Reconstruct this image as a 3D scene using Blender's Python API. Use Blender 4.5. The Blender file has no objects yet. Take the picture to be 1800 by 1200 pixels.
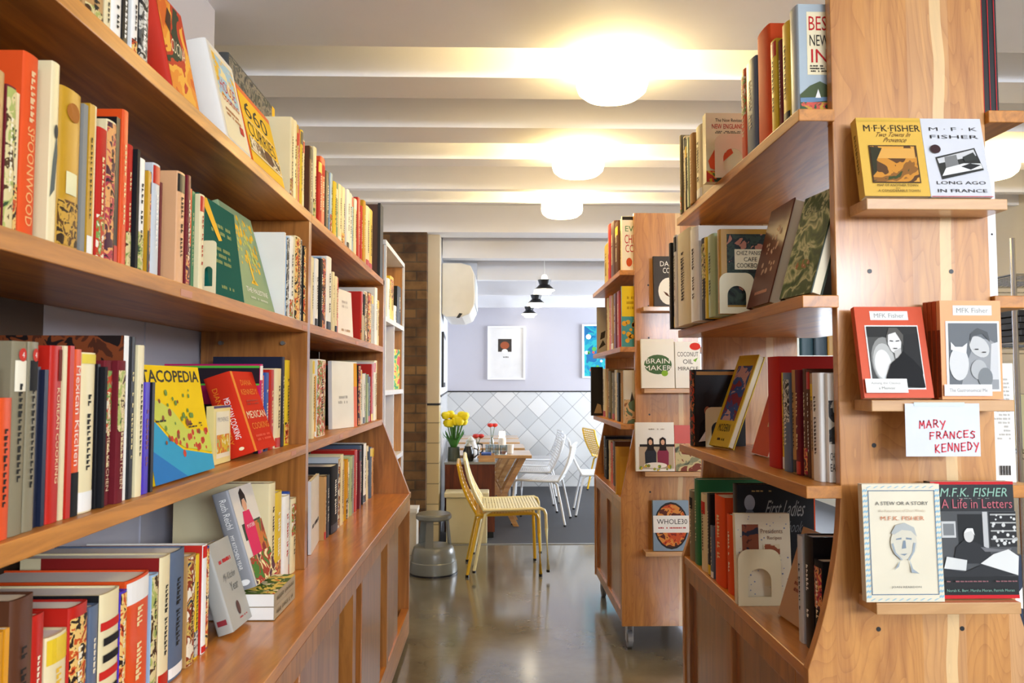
import bpy, bmesh, math, random
from mathutils import Vector, Matrix
from math import sin, cos, pi, radians
rnd = random.Random(7)
SC = bpy.context.scene
COL = SC.collection

# ------------------------------------------------------------------ camera, light, exposure
FPX = 1350.0
YAW = math.atan(30/FPX); PITCH = math.atan(72/FPX); EYE = Vector((0, 0, 1.24))
FWD = Vector((sin(YAW)*cos(PITCH), cos(YAW)*cos(PITCH), sin(PITCH)))
RGT = Vector((cos(YAW), -sin(YAW), 0)); UPV = RGT.cross(FWD)
cam = bpy.data.cameras.new('camera'); cam.sensor_width = 36; cam.lens = 36*FPX/1800
cam.clip_start = 0.02
co = bpy.data.objects.new('camera', cam); COL.objects.link(co)
co.matrix_world = Matrix.Translation(EYE) @ Matrix((RGT, UPV, -FWD)).transposed().to_4x4()
cam.dof.use_dof = True; cam.dof.focus_distance = 2.6; cam.dof.aperture_fstop = 11
SC.camera = co
SC.view_settings.view_transform = 'Standard'; SC.view_settings.look = 'None'
SC.view_settings.gamma = 1; SC.view_settings.use_curve_mapping = False
SC.view_settings.exposure = 0.82
wd = bpy.data.worlds.new('daylight'); SC.world = wd; wd.use_nodes = True
wd.node_tree.nodes['Background'].inputs[0].default_value = (.78, .88, 1, 1)
wd.node_tree.nodes['Background'].inputs[1].default_value = .35
def area(name, loc, rot, sx, sy, power, col):
    l = bpy.data.lights.new(name, 'AREA'); l.shape = 'RECTANGLE'; l.size = sx; l.size_y = sy
    l.energy = power; l.color = col
    o = bpy.data.objects.new(name, l); COL.objects.link(o); o.location = loc; o.rotation_euler = rot
# daylight standing outside the shop-front window, the side window and the dining room window
area('daylight_front', (2.1, -3.6, 2.02), (radians(66), 0, 0), 2.3, .6, 140, (.84, .91, 1))
area('daylight_side', (3.8, -.9, 1.95), (radians(66), 0, radians(90)), 2.6, .6, 50, (.93, .96, 1))
area('daylight_dining', (3.8, 7.6, 1.35), (radians(90), 0, radians(90)), 2.6, 1.5, 165, (.9, .95, 1))

def pxray(u, v): return FWD + RGT*((u-900)/FPX) - UPV*((v-600)/FPX)
def at(u, v, x=None, y=None, z=None):
    r = pxray(u, v)
    t = (x-EYE.x)/r.x if x is not None else (y-EYE.y)/r.y if y is not None else (z-EYE.z)/r.z
    return EYE + r*t
def proj(p):
    d = Vector(p)-EYE; k = FPX/d.dot(FWD)
    return 900+k*d.dot(RGT), 600-k*d.dot(UPV)

# ------------------------------------------------------------------ materials
def lin(h):
    h = h.lstrip('#'); c = [int(h[i:i+2], 16)/255 for i in (0, 2, 4)]
    return tuple(((v+.055)/1.055)**2.4 if v > .04045 else v/12.92 for v in c)+(1,)
MC = {}
def newmat(name):
    m = bpy.data.materials.new(name); m.use_nodes = True
    return m, m.node_tree, m.node_tree.nodes['Principled BSDF']
def N(nt, t, **kw):
    n = nt.nodes.new(t)
    for k, v in kw.items(): setattr(n, k, v)
    return n
def plain(h, rough=.5, metal=0, coat=0, var=.04, spec=.5):
    k = (h, rough, metal, coat, var, spec)
    if k in MC: return MC[k]
    m, nt, b = newmat('paint_'+h)
    c = lin(h); tc = N(nt, 'ShaderNodeTexCoord'); no = N(nt, 'ShaderNodeTexNoise')
    no.inputs['Scale'].default_value = 9; nt.links.new(tc.outputs['Object'], no.inputs['Vector'])
    mx = N(nt, 'ShaderNodeMix', data_type='RGBA')
    mx.inputs[6].default_value = tuple(max(0, v*(1-var*2)) for v in c[:3])+(1,)
    mx.inputs[7].default_value = tuple(min(1, v*(1+var*2)) for v in c[:3])+(1,)
    nt.links.new(no.outputs['Fac'], mx.inputs[0]); nt.links.new(mx.outputs[2], b.inputs['Base Color'])
    b.inputs['Roughness'].default_value = rough; b.inputs['Metallic'].default_value = metal
    b.inputs['Coat Weight'].default_value = coat; b.inputs['Coat Roughness'].default_value = .25
    b.inputs['Specular IOR Level'].default_value = spec
    MC[k] = m; return m
def pic(hexes, scale=30, rough=.35, seed=0, crisp=True):
    k = ('pic', tuple(hexes), scale, seed)
    if k in MC: return MC[k]
    m, nt, b = newmat('picture_print')
    tc = N(nt, 'ShaderNodeTexCoord'); mp = N(nt, 'ShaderNodeMapping'); mp.inputs['Location'].default_value = (seed*3.1, seed*1.7, seed)
    no = N(nt, 'ShaderNodeTexNoise'); no.inputs['Scale'].default_value = scale; no.inputs['Detail'].default_value = 3
    no.inputs['Distortion'].default_value = .8
    nt.links.new(tc.outputs['Object'], mp.inputs[0]); nt.links.new(mp.outputs[0], no.inputs['Vector'])
    cr = N(nt, 'ShaderNodeValToRGB'); cr.color_ramp.interpolation = 'CONSTANT' if crisp else 'LINEAR'
    e = cr.color_ramp.elements; n = len(hexes)
    e[0].position = 0; e[0].color = lin(hexes[0]); e[1].position = .36; e[1].color = lin(hexes[1])
    for i in range(2, n):
        q = e.new(.36+.3*(i-1)/(n-1)); q.color = lin(hexes[i])
    nt.links.new(no.outputs['Fac'], cr.inputs[0]); nt.links.new(cr.outputs[0], b.inputs['Base Color'])
    b.inputs['Roughness'].default_value = .55; b.inputs['Specular IOR Level'].default_value = .25
    MC[k] = m; return m
def wood(name, base, dark, axis='y', rough=.38, plank=0, coat=.9, grain=1.0, light=None):
    m, nt, b = newmat(name)
    tc = N(nt, 'ShaderNodeTexCoord'); mp = N(nt, 'ShaderNodeMapping')
    s = {'x': (1.2, 14, 14), 'y': (14, 1.2, 14), 'z': (14, 14, 1.2)}[axis]
    mp.inputs['Scale'].default_value = s
    nt.links.new(tc.outputs['Object'], mp.inputs[0])
    no = N(nt, 'ShaderNodeTexNoise'); no.inputs['Scale'].default_value = 1.6*grain; no.inputs['Detail'].default_value = 6
    no.inputs['Roughness'].default_value = .6; no.inputs['Distortion'].default_value = 1.6
    nt.links.new(mp.outputs[0], no.inputs['Vector'])
    cr = N(nt, 'ShaderNodeValToRGB'); e = cr.color_ramp.elements
    e[0].position = .3; e[0].color = lin(dark); e[1].position = .62; e[1].color = lin(base)
    nt.links.new(no.outputs['Fac'], cr.inputs[0])
    out = cr.outputs[0]
    if plank:
        sp = N(nt, 'ShaderNodeSeparateXYZ'); nt.links.new(tc.outputs['Object'], sp.inputs[0])
        dv = N(nt, 'ShaderNodeMath', operation='DIVIDE'); dv.inputs[1].default_value = plank
        nt.links.new(sp.outputs[0], dv.inputs[0])
        fl = N(nt, 'ShaderNodeMath', operation='FLOOR'); nt.links.new(dv.outputs[0], fl.inputs[0])
        wn = N(nt, 'ShaderNodeTexWhiteNoise', noise_dimensions='1D'); nt.links.new(fl.outputs[0], wn.inputs['W'])
        mx = N(nt, 'ShaderNodeMix', data_type='RGBA'); mx.inputs[7].default_value = lin(light or 'd9b98c')
        ml = N(nt, 'ShaderNodeMath', operation='MULTIPLY'); ml.inputs[1].default_value = .355
        nt.links.new(wn.outputs[0], ml.inputs[0]); nt.links.new(ml.outputs[0], mx.inputs[0])
        nt.links.new(out, mx.inputs[6]); out = mx.outputs[2]
        # cathedral figure: contour lines of a stretched noise, shifted plank by plank
        wm = N(nt, 'ShaderNodeMath', operation='MULTIPLY'); wm.inputs[1].default_value = 7.3; nt.links.new(wn.outputs[0], wm.inputs[0])
        cb = N(nt, 'ShaderNodeCombineXYZ'); nt.links.new(wm.outputs[0], cb.inputs[2])
        va = N(nt, 'ShaderNodeVectorMath', operation='ADD'); nt.links.new(tc.outputs['Object'], va.inputs[0]); nt.links.new(cb.outputs[0], va.inputs[1])
        mp2 = N(nt, 'ShaderNodeMapping'); mp2.inputs['Scale'].default_value = (6.5, 6.5, 1.5); nt.links.new(va.outputs[0], mp2.inputs[0])
        n2 = N(nt, 'ShaderNodeTexNoise'); n2.inputs['Scale'].default_value = 1; n2.inputs['Detail'].default_value = 2; n2.inputs['Distortion'].default_value = .35; nt.links.new(mp2.outputs[0], n2.inputs['Vector'])
        k1 = N(nt, 'ShaderNodeMath', operation='MULTIPLY'); k1.inputs[1].default_value = 30; nt.links.new(n2.outputs['Fac'], k1.inputs[0])
        k2 = N(nt, 'ShaderNodeMath', operation='FRACT'); nt.links.new(k1.outputs[0], k2.inputs[0])
        k3 = N(nt, 'ShaderNodeMath', operation='POWER'); k3.inputs[1].default_value = 5; nt.links.new(k2.outputs[0], k3.inputs[0])
        k4 = N(nt, 'ShaderNodeMath', operation='MULTIPLY'); k4.inputs[1].default_value = .3; nt.links.new(k3.outputs[0], k4.inputs[0])
        mx2 = N(nt, 'ShaderNodeMix', data_type='RGBA', blend_type='MULTIPLY'); mx2.inputs[7].default_value = lin('b07f58')
        nt.links.new(k4.outputs[0], mx2.inputs[0]); nt.links.new(out, mx2.inputs[6]); out = mx2.outputs[2]
        # pale sapwood streak
        ss = N(nt, 'ShaderNodeMath', operation='COMPARE'); ss.inputs[1].default_value = .062; ss.inputs[2].default_value = .011
        wob = N(nt, 'ShaderNodeTexNoise', noise_dimensions='1D'); wob.inputs['Scale'].default_value = 2.2; nt.links.new(sp.outputs[2], wob.inputs['W'])
        wo2 = N(nt, 'ShaderNodeMath', operation='MULTIPLY_ADD'); wo2.inputs[1].default_value = .05; wo2.inputs[2].default_value = -.025; nt.links.new(wob.outputs['Fac'], wo2.inputs[0])
        wo3 = N(nt, 'ShaderNodeMath', operation='ADD'); nt.links.new(sp.outputs[0], wo3.inputs[0]); nt.links.new(wo2.outputs[0], wo3.inputs[1]); nt.links.new(wo3.outputs[0], ss.inputs[0])
        s2 = N(nt, 'ShaderNodeMath', operation='MULTIPLY'); s2.inputs[1].default_value = .6; nt.links.new(ss.outputs[0], s2.inputs[0])
        mx3 = N(nt, 'ShaderNodeMix', data_type='RGBA'); mx3.inputs[7].default_value = lin('edcf98')
        nt.links.new(s2.outputs[0], mx3.inputs[0]); nt.links.new(out, mx3.inputs[6]); out = mx3.outputs[2]
    nt.links.new(out, b.inputs['Base Color'])
    b.inputs['Roughness'].default_value = rough; b.inputs['Coat Weight'].default_value = coat; b.inputs['Coat Roughness'].default_value = .16
    return m
def glow(h, s):
    m, nt, b = newmat('lamp_glass'); b.inputs['Base Color'].default_value = (1, .97, .9, 1)
    b.inputs['Emission Color'].default_value = lin(h); b.inputs['Emission Strength'].default_value = s; return m
def glassy(tint='dfe8ea', a=.25):
    m, nt, b = newmat('clear_glass'); nt.nodes.remove(b)
    t = N(nt, 'ShaderNodeBsdfTransparent'); t.inputs[0].default_value = lin(tint)
    g = N(nt, 'ShaderNodeBsdfGlossy'); g.inputs['Roughness'].default_value = .05
    mx = N(nt, 'ShaderNodeMixShader'); mx.inputs[0].default_value = a
    nt.links.new(t.outputs[0], mx.inputs[1]); nt.links.new(g.outputs[0], mx.inputs[2])
    nt.links.new(mx.outputs[0], nt.nodes['Material Output'].inputs[0]); return m

W_SHELF = wood('cherry_shelf', 'cc8430', '985c18', 'y', .45, coat=.15)
W_TOP = wood('cherry_worktop', 'cf822a', 'a66018', 'y', .3, coat=.7)
W_UP = wood('cherry_upright', 'b47230', '844e1a', 'z', .38, coat=.6)
W_DOOR = wood('cherry_door', 'a8662c', '7c4718', 'z', .3)
W_PANEL = wood('cherry_end_panel', 'ca8a40', 'a36224', 'z', .42, plank=.083, light='e6c496', coat=.5)
W_LEDGE = wood('pale_ledge', 'cf9f68', 'b3814c', 'x', .42)
W_DARK = wood('dark_walnut', '6c2e16', '42190b', 'z', .6, coat=0)
W_OAK = wood('oak_table', 'd6a870', 'b4804a', 'x', .35)
W_LIGHT = wood('oak_inside', 'c98c45', 'ab6f30', 'z', .45)
PAGE = plain('efe4c6', .8, var=.06)
PAGEW = plain('f1eee6', .8, var=.04)
WHITE = plain('f0efec', .45)
BLACK = plain('141416', .4)
STEEL = plain('8c8d88', .35, .6)
CHROME = plain('c8c8c8', .2, 1)
def gloss(h): return plain(h, .42, 0, .08, .04, .3)
def matte(h): return plain(h, .65, 0, 0, .04, .25)

# ------------------------------------------------------------------ mesh helpers
def box(bm, x0, x1, y0, y1, z0, z1):
    v = [bm.verts.new(p) for p in ((x0,y0,z0),(x1,y0,z0),(x1,y1,z0),(x0,y1,z0),(x0,y0,z1),(x1,y0,z1),(x1,y1,z1),(x0,y1,z1))]
    for f in ((0,3,2,1),(4,5,6,7),(0,1,5,4),(1,2,6,5),(2,3,7,6),(3,0,4,7)): bm.faces.new([v[i] for i in f])
def prism(bm, pts, lo, hi, axis='z'):
    def P(a, b, h):
        return {'z': (a, b, h), 'y': (a, h, b), 'x': (h, a, b)}[axis]
    A = [bm.verts.new(P(a, b, lo)) for a, b in pts]; B = [bm.verts.new(P(a, b, hi)) for a, b in pts]
    n = len(pts)
    bm.faces.new(A[::-1]); bm.faces.new(B)
    for i in range(n): bm.faces.new((A[i], A[(i+1) % n], B[(i+1) % n], B[i]))
def tube(bm, pts, r, seg=8, cap=True):
    pts = [Vector(p) for p in pts]; rings = []
    n = len(pts); ref = Vector((0, 0, 1))
    for i, p in enumerate(pts):
        d = (pts[min(i+1, n-1)]-pts[max(i-1, 0)]).normalized()
        u = d.cross(ref)
        if u.length < .05: u = d.cross(Vector((0, 1, 0)))
        u.normalize(); w = d.cross(u)
        rr = r[i] if isinstance(r, (list, tuple)) else r
        rings.append([bm.verts.new(p+(u*cos(2*pi*k/seg)+w*sin(2*pi*k/seg))*rr) for k in range(seg)])
    for a, b in zip(rings, rings[1:]):
        for k in range(seg): bm.faces.new((a[k], a[(k+1) % seg], b[(k+1) % seg], b[k]))
    if cap: bm.faces.new(rings[0][::-1]); bm.faces.new(rings[-1])
def lathe(bm, prof, seg=32, c=(0, 0, 0)):
    rings = []
    for r, z in prof:
        rings.append([bm.verts.new((c[0]+r*cos(2*pi*k/seg), c[1]+r*sin(2*pi*k/seg), c[2]+z)) for k in range(seg)] if r > 1e-5 else [bm.verts.new((c[0], c[1], c[2]+z))])
    for a, b in zip(rings, rings[1:]):
        for k in range(seg):
            q = [a[k % len(a)], a[(k+1) % len(a)], b[(k+1) % len(b)], b[k % len(b)]]
            q = list(dict.fromkeys(q))
            if len(q) > 2: bm.faces.new(q)
def arc(cx, cy, r, a0, a1, n): return [(cx+r*cos(a0+(a1-a0)*i/n), cy+r*sin(a0+(a1-a0)*i/n)) for i in range(n+1)]
def mk(name, bm, mat, parent=None, smooth=False, origin=None, bevel=0):
    bmesh.ops.recalc_face_normals(bm, faces=bm.faces)
    me = bpy.data.meshes.new(name); 
    if origin is not None:
        for v in bm.verts: v.co -= Vector(origin)
    bm.to_mesh(me); bm.free(); me.materials.append(mat)
    o = bpy.data.objects.new(name, me); COL.objects.link(o)
    if parent is not None: o.parent = parent
    elif origin is not None: o.location = origin
    if smooth:
        for p in me.polygons: p.use_smooth = True
        me.set_sharp_from_angle(angle=radians(38))
    if bevel:
        b = o.modifiers.new('bevel', 'BEVEL'); b.width = bevel; b.segments = 2; b.limit_method = 'ANGLE'
    return o
def thing(name, label, cat, loc=(0, 0, 0), group=None, mat=None):
    o = bpy.data.objects.new(name, None); COL.objects.link(o); o.empty_display_size = .05
    if mat is not None: o.matrix_basis = mat
    else: o.location = loc
    tag(o, label, cat, group); return o
def tag(o, label, cat, group=None):
    o['label'] = label; o['category'] = cat
    if group: o['group'] = group
    return o
def struct(name, bm, mat, **k):
    o = mk(name, bm, mat, **k); o['kind'] = 'structure'; return o
def bxs(*bs):
    bm = bmesh.new()
    for b in bs: box(bm, *b)
    return bm
def part(name, mat, parent, *bs, bevel=0, label=None):
    """boxes in world coordinates as one part of a thing standing at parent.location"""
    o = mk(name, bxs(*bs), mat, parent, origin=parent.location, bevel=bevel)
    if label: o['label'] = label
    return o
TXT = {}; dbg = []
def textmesh(s, fat=0):
    if (s, fat) in TXT: return TXT[(s, fat)]
    cu = bpy.data.curves.new('t', 'FONT'); cu.body = s; cu.resolution_u = 2; cu.offset = fat
    to = bpy.data.objects.new('t', cu); COL.objects.link(to)
    me = bpy.data.meshes.new_from_object(to.evaluated_get(bpy.context.evaluated_depsgraph_get()))
    bpy.data.objects.remove(to); bpy.data.curves.remove(cu)
    xs = [v.co.x for v in me.vertices]; ys = [v.co.y for v in me.vertices]
    x0, x1, y0, y1 = min(xs), max(xs), min(ys), max(ys)
    vs = [((v.co.x-x0)/(x1-x0), (v.co.y-y0)/(y1-y0)) for v in me.vertices]
    fs = [tuple(p.vertices) for p in me.polygons]
    bpy.data.meshes.remove(me); TXT[(s, fat)] = (vs, fs, (x1-x0)/(y1-y0)); return TXT[(s, fat)]

# flat printing on a face: mapping F(u, v, layer) -> local point
class Face:
    def __init__(s, root, F, W, H): s.root, s.F, s.W, s.H, s.n = root, F, W, H, 0; s.curved = False
    def _mk(s, name, polys, mat, label=None):
        s.n += 1
        bm = bmesh.new()
        if s.curved:
            q = []
            for P in polys:
                us = [p[0] for p in P]
                if len(P) == 4 and max(us)-min(us) > .25*s.W:
                    a, b, c, d = P; n = 6
                    L = lambda p, r, t: (p[0]+(r[0]-p[0])*t, p[1]+(r[1]-p[1])*t)
                    q += [[L(a, b, i/n), L(a, b, (i+1)/n), L(d, c, (i+1)/n), L(d, c, i/n)] for i in range(n)]
                else: q.append(P)
            polys = q
        for P in polys:
            try: bm.faces.new([bm.verts.new(s.F(u, v, .0004+.00025*s.n)) for u, v in P])
            except Exception: pass
        me = bpy.data.meshes.new(name); bm.to_mesh(me); bm.free(); me.materials.append(mat)
        o = bpy.data.objects.new(name, me); COL.objects.link(o); o.parent = s.root
        if label: o['label'] = label
        return o
    def rect(s, u0, v0, u1, v1, mat, name='cover_panel'):
        return s._mk(name, [[(u0*s.W, v0*s.H), (u1*s.W, v0*s.H), (u1*s.W, v1*s.H), (u0*s.W, v1*s.H)]], mat)
    def poly(s, pts, mat, name='cover_picture'):
        return s._mk(name, [[(u*s.W, v*s.H) for u, v in pts]], mat)
    def polys(s, ps, mat, name='cover_picture'):
        return s._mk(name, [[(u*s.W, v*s.H) for u, v in p] for p in ps], mat)
    def ell(s, u, v, ru, rv, mat, name='cover_picture', n=20, rot=0):
        return s._mk(name, [[((u+ru*cos(2*pi*i/n)*cos(rot)-rv*sin(2*pi*i/n)*sin(rot))*s.W, (v+rv*sin(2*pi*i/n)*cos(rot)*1+ru*cos(2*pi*i/n)*sin(rot))*s.H) for i in range(n)]], mat)
    def dots(s, n, u0, v0, u1, v1, r, mat, name='cover_picture', seed=1):
        q = random.Random(seed); ps = []
        for i in range(n):
            u, v = q.uniform(u0, u1)*s.W, q.uniform(v0, v1)*s.H; rr = r*q.uniform(.5, 1.3)
            ps.append([(u+rr*cos(2*pi*k/8), v+rr*sin(2*pi*k/8)) for k in range(8)])
        return s._mk(name, ps, mat)
    def text(s, t, u0, v0, u1, v1, mat, name='cover_title', turn=0, fat=0, slant=0):
        vs, fs, asp = textmesh(t, fat); s.n += 1
        me = bpy.data.meshes.new(name); pts = []
        for a, b in vs:
            if turn == 0: u, v = u0+(u1-u0)*a+slant*(b-.5), v0+(v1-v0)*b
            elif turn == 1: u, v = u0+(u1-u0)*b, v1-(v1-v0)*a        # reads downwards
            else: u, v = u1-(u1-u0)*b, v0+(v1-v0)*a
            pts.append(s.F(u*s.W, v*s.H, .0004+.00025*s.n))
        me.from_pydata(pts, [], fs); me.materials.append(mat)
        o = bpy.data.objects.new(name, me); COL.objects.link(o); o.parent = s.root; return o
    def scrib(s, u0, v0, u1, v1, mat, lines=1, name='cover_lettering', seed=0, turn=0):
        """small unreadable lettering: rows of tiny bars"""
        q = random.Random(seed*77+5); ps = []
        if turn:
            v = v1
            while v > v0+.01:
                l = q.uniform(.0045, .008)/s.H; g = .0022/s.H
                a = u0+(u1-u0)*q.uniform(0, .18); b = u1-(u1-u0)*q.uniform(0, .18)
                if q.random() > .14:
                    k = q.random()
                    ps.append([(a, v-l*.42), (b, v-l*.42), (b, v), (a, v)])
                    ps.append([(a, v-l), (a+(b-a)*(.3+.5*k), v-l), (a+(b-a)*(.3+.5*k), v-l*.42), (a, v-l*.42)])
                v -= l+g
        else:
            dv = (v1-v0)/lines
            for i in range(lines):
                u = u0+q.uniform(0, .06); vb = v0+dv*i+dv*.25; vt = v0+dv*i+dv*.8
                while u < u1:
                    w = q.uniform(.02, .07)
                    if q.random() > .15: ps.append([(u, vb), (min(u+w*.8, u1), vb), (min(u+w*.8, u1), vt-(vt-vb)*q.uniform(0, .3)), (u, vt)])
                    u += w
        if ps: return s._mk(name, [[(a*s.W, b*s.H) for a, b in p] for p in ps], mat)

# ------------------------------------------------------------------ books
def book(label, cat, M, w, h, d, cover, hard=True, group=None, page=None):
    """M maps: local +X spine outwards, +Y front cover, +Z up, origin foot of spine. Returns root, front face, spine face, back face"""
    r = thing('book', label, cat, group=group, mat=M)
    bm = bmesh.new(); t = .0028 if hard else .0008
    t = min(t, w*.2); hw = w/2
    bul = min(.12*w, .006) if hard else .0
    sp = [(bul*cos(a*pi/8) if hard else 0, hw*sin(a*pi/8)) for a in (-4, -3, -2, -1, 0, 1, 2, 3, 4)] if hard else [(0, -hw), (0, hw)]
    inn = [(x-t*1.2-.0005, y*(hw-t)/hw) for x, y in sp]
    for ring in ((sp, inn),):
        outer, inner = ring
        poly = [(-d, -hw)] + outer + [(-d, hw), (-d, hw-t)] + inner[::-1] + [(-d, -hw+t)]
        # C-shaped case: build as strips
        A = outer; A = [(-d, -hw)]+A+[(-d, hw)]; B = [(-d, -hw+t)]+inner+[(-d, hw-t)]
        lo = [[bm.verts.new((x, y, 0)) for x, y in L] for L in (A, B)]
        hi = [[bm.verts.new((x, y, h)) for x, y in L] for L in (A, B)]
        for i in range(len(A)-1):
            bm.faces.new((lo[0][i], lo[0][i+1], hi[0][i+1], hi[0][i])); bm.faces.new((lo[1][i], hi[1][i], hi[1][i+1], lo[1][i+1]))
            bm.faces.new((lo[0][i], lo[1][i], lo[1][i+1], lo[0][i+1])); bm.faces.new((hi[0][i], hi[0][i+1], hi[1][i+1], hi[1][i]))
        for i in (0, -1): bm.faces.new((lo[0][i], hi[0][i], hi[1][i], lo[1][i]))
    mk('cover', bm, cover, r, smooth=hard)
    g = .003 if hard else .0004
    pb = bmesh.new(); e = .0002
    box(pb, -d+g, inn[0][0]-e, -hw+t+e, hw-t-e, g, h-g)
    mk('page_block', pb, page or PAGE, r)
    fr = Face(r, lambda u, v, l: (-u, hw+l-.0002, v), d, h)
    bk = Face(r, lambda u, v, l: (-d+u, -hw-l+.0002, v), d, h)
    def F(u, v, l):
        y = u-hw
        x = bul*math.sqrt(max(0, 1-(y/hw)**2)) if hard else 0
        return (x+l, y, v)
    sf = Face(r, F, w, h); sf.curved = hard
    return r, fr, sf, bk

PAL = {'W': ('white', 'f0ede6'), 'C': ('cream', 'e9d9ab'), 'K': ('black', '16161a'), 'R': ('red', 'bd2216'), 'O': ('orange', 'e0501a'),
 'Y': ('yellow', 'e6c22c'), 'M': ('mustard', 'c1911f'), 'B': ('blue', '2c4f9c'), 'L': ('light blue', '9dbdd8'), 'G': ('green', '2f7a4a'),
 'g': ('pale green', 'aab98a'), 'T': ('tan', 'b98d55'), 'N': ('brown', '593420'), 'D': ('navy', '1c2238'), 'S': ('grey', '8e8e89'),
 's': ('slate grey', '5c6a80'), 'P': ('purple', '4a32b4'), 'm': ('magenta', 'c2155e'), 'V': ('maroon', '6c1620'), 'k': ('khaki', '877d63'),
 'p': ('peach', 'e2ac7c'), 't': ('teal', '1e7264'), 'e': ('pale grey', 'c9ced2'), 'a': ('amber', 'dd9a1e')}
ORD = ['first','second','third','fourth','fifth','sixth','seventh','eighth','ninth','tenth','eleventh','twelfth','thirteenth','fourteenth','fifteenth','sixteenth','seventeenth','eighteenth','nineteenth','twentieth']
PICS = [['6a1a14','c8501e','e8c070','2a1a14'], ['e8e0c8','7a9a4a','c04020','e8e0c8'], ['1c1c1e','5a5a58','c8c4b8','2a2a2a'],
        ['20344a','c8a858','8a3a20','e8dcc0'], ['2f4a2a','a8b060','d8c890','4a3018'], ['3a2030','b03848','e0a060','502838']]
ROWN = {}
def row(where, group, side, xs, z, zmax, spec, ymax=None, lim=None):
    """books of one shelf, nearest first; tokens xL,xR,top,colour[+detail]; pixel columns of the spine"""
    items = []
    last = None
    for tk in spec.split():
        xa, xb, top, col = tk.split(',')
        xa, xb, top = float(xa), float(xb), float(top)
        def yy(u):
            vb = 900
            y = at(u, 672, x=xs).y
            for _ in range(4): vb = proj((xs, y, z))[1]; y = at(u, (top+vb)/2, x=xs).y
            return y
        ya, yb = sorted((yy(xa), yy(xb)))
        h = at((xa+xb)/2, top, x=xs).z - z
        if last is not None: ya = max(ya, last+.0006)
        if yb-ya < .005: yb = ya+.005
        last = yb
        h = min(max(h, .1), zmax-z-.006)
        items.append((ya, yb, h, col))
    if lim:
        a0, b0 = items[0][0], items[-1][1]; a1, b1 = max(a0, lim[0]), min(b0, lim[1])
        items = [(a1+(p-a0)*(b1-a1)/(b0-a0), a1+(q-a0)*(b1-a1)/(b0-a0), h, c) for p, q, h, c in items]
    n = len(items); left_asc = side > 0
    made = []
    for i, (ya, yb, h, col) in enumerate(items):
        w = yb-ya-.0008; cy = (ya+yb)/2
        cn, hx = PAL[col[0]]; det = col[1:]
        hard = w > .016
        cov = gloss(hx) if rnd.random() < .7 else matte(hx)
        size = ('tall ' if h > .27 else 'short ' if h < .2 else '') + ('thick ' if w > .04 else 'thin ' if w < .017 else '')
        pos = i if left_asc else n-1-i               # counted from the left of the photo
        o = ORD[pos]+' from left' if pos < (n+1)//2 or n < 3 else ORD[n-1-pos]+' from right'
        if n-1-pos == 0 and n > 1: o = 'rightmost'
        if pos == 0: o = 'leftmost'
        ext = ''
        for k, nm in (('x', 'picture panel'), ('w', 'white lettering'), ('c', 'cream lettering'), ('r', 'red lettering'), ('d', 'dark lettering')):
            if k in det and not ext: ext = ' with '+nm
        lab = f"{size}{cn} book{ext}, {o} on {where}"
        if len(lab.split()) > 16: lab = lab.replace(ext, '') if ext else lab.replace(size, '')
        if len(lab.split()) > 16: lab = lab.replace(size, '')
        off = rnd.uniform(-.006, .002)
        if 'i' in det: off = -.03
        d = min(rnd.uniform(.17, .215), .26, max(.12, h*.78))
        if 'D' in det: d = .24
        M = Matrix.Translation((xs+side*off, cy, z+.0005)) @ (Matrix.Identity(4) if side > 0 else Matrix.Rotation(pi, 4, 'Z'))
        r, fr, sf, bk = book(lab, 'book', M, w, h, d, cov, hard, group, PAGEW if rnd.random() < .4 else PAGE)
        sd = rnd.randint(0, 999); made.append((r, fr, sf, bk))
        if 'z' in det: continue
        if not any(c in det for c in 'xXulbq') and w > .011:
            q_ = rnd.random()
            if q_ < .22: det += 'l'
            elif q_ < .4: det += 'u'
            elif q_ < .53: det += 'v'
            elif q_ < .68: det += 'n'
        for ch in det:
            if ch == 'u' : sf.rect(.02, .82, .98, .98, gloss(PAL[rnd.choice('RYWK')][1]), 'spine_band')
            if ch == 'l': sf.rect(.02, .01, .98, .13, gloss(PAL[rnd.choice('RWKY')][1]), 'spine_band')
            if ch == 'x': sf.rect(.04, .5, .96, .93, pic(PICS[sd % 6], 60, seed=sd % 4), 'spine_picture')
            if ch == 'v': sf.rect(.03, .02, .97, rnd.uniform(.22, .36), pic(PICS[sd % 6], 60, seed=sd % 4), 'spine_picture')
            if ch == 'n': sf.rect(.12, .74, .88, .9, matte(rnd.choice(['f0e8d0', '1c1c1e', 'c82a1c', 'e8c030'])), 'spine_label')
            if ch == 'X': sf.rect(.02, .01, .98, .985, pic(PICS[sd % 6], 45, seed=sd % 4), 'spine_picture')
            if ch == 'b': sf.rect(.03, .01, .97, .42, gloss('1b1b1d'), 'spine_band')
            if ch == 'q': sf.rect(.05, .02, .95, .1, gloss('f2f0ea'), 'spine_sticker')
        lc = {'w': 'f4f2ec', 'c': 'ecd9a0', 'r': 'b8241a', 'd': '20201f', 'y': 'e8b83a'}
        ink = next((lc[c] for c in det if c in lc), None)
        if ink is None: ink = 'f0e6c8' if sum(lin(hx)[:3]) < .9 else '3c2a20'
        if w > .012: sf.scrib(.36, .25, .64, .78, matte(ink), name='spine_lettering', seed=sd, turn=1)
        fr.rect(.1, .12, .9, .55, pic(PICS[sd % 6], 22, seed=sd % 4)) if ('F' in det) else None
        if 'F' in det: fr.scrib(.12, .62, .88, .9, matte(ink), 3, seed=sd)
    return made

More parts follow.
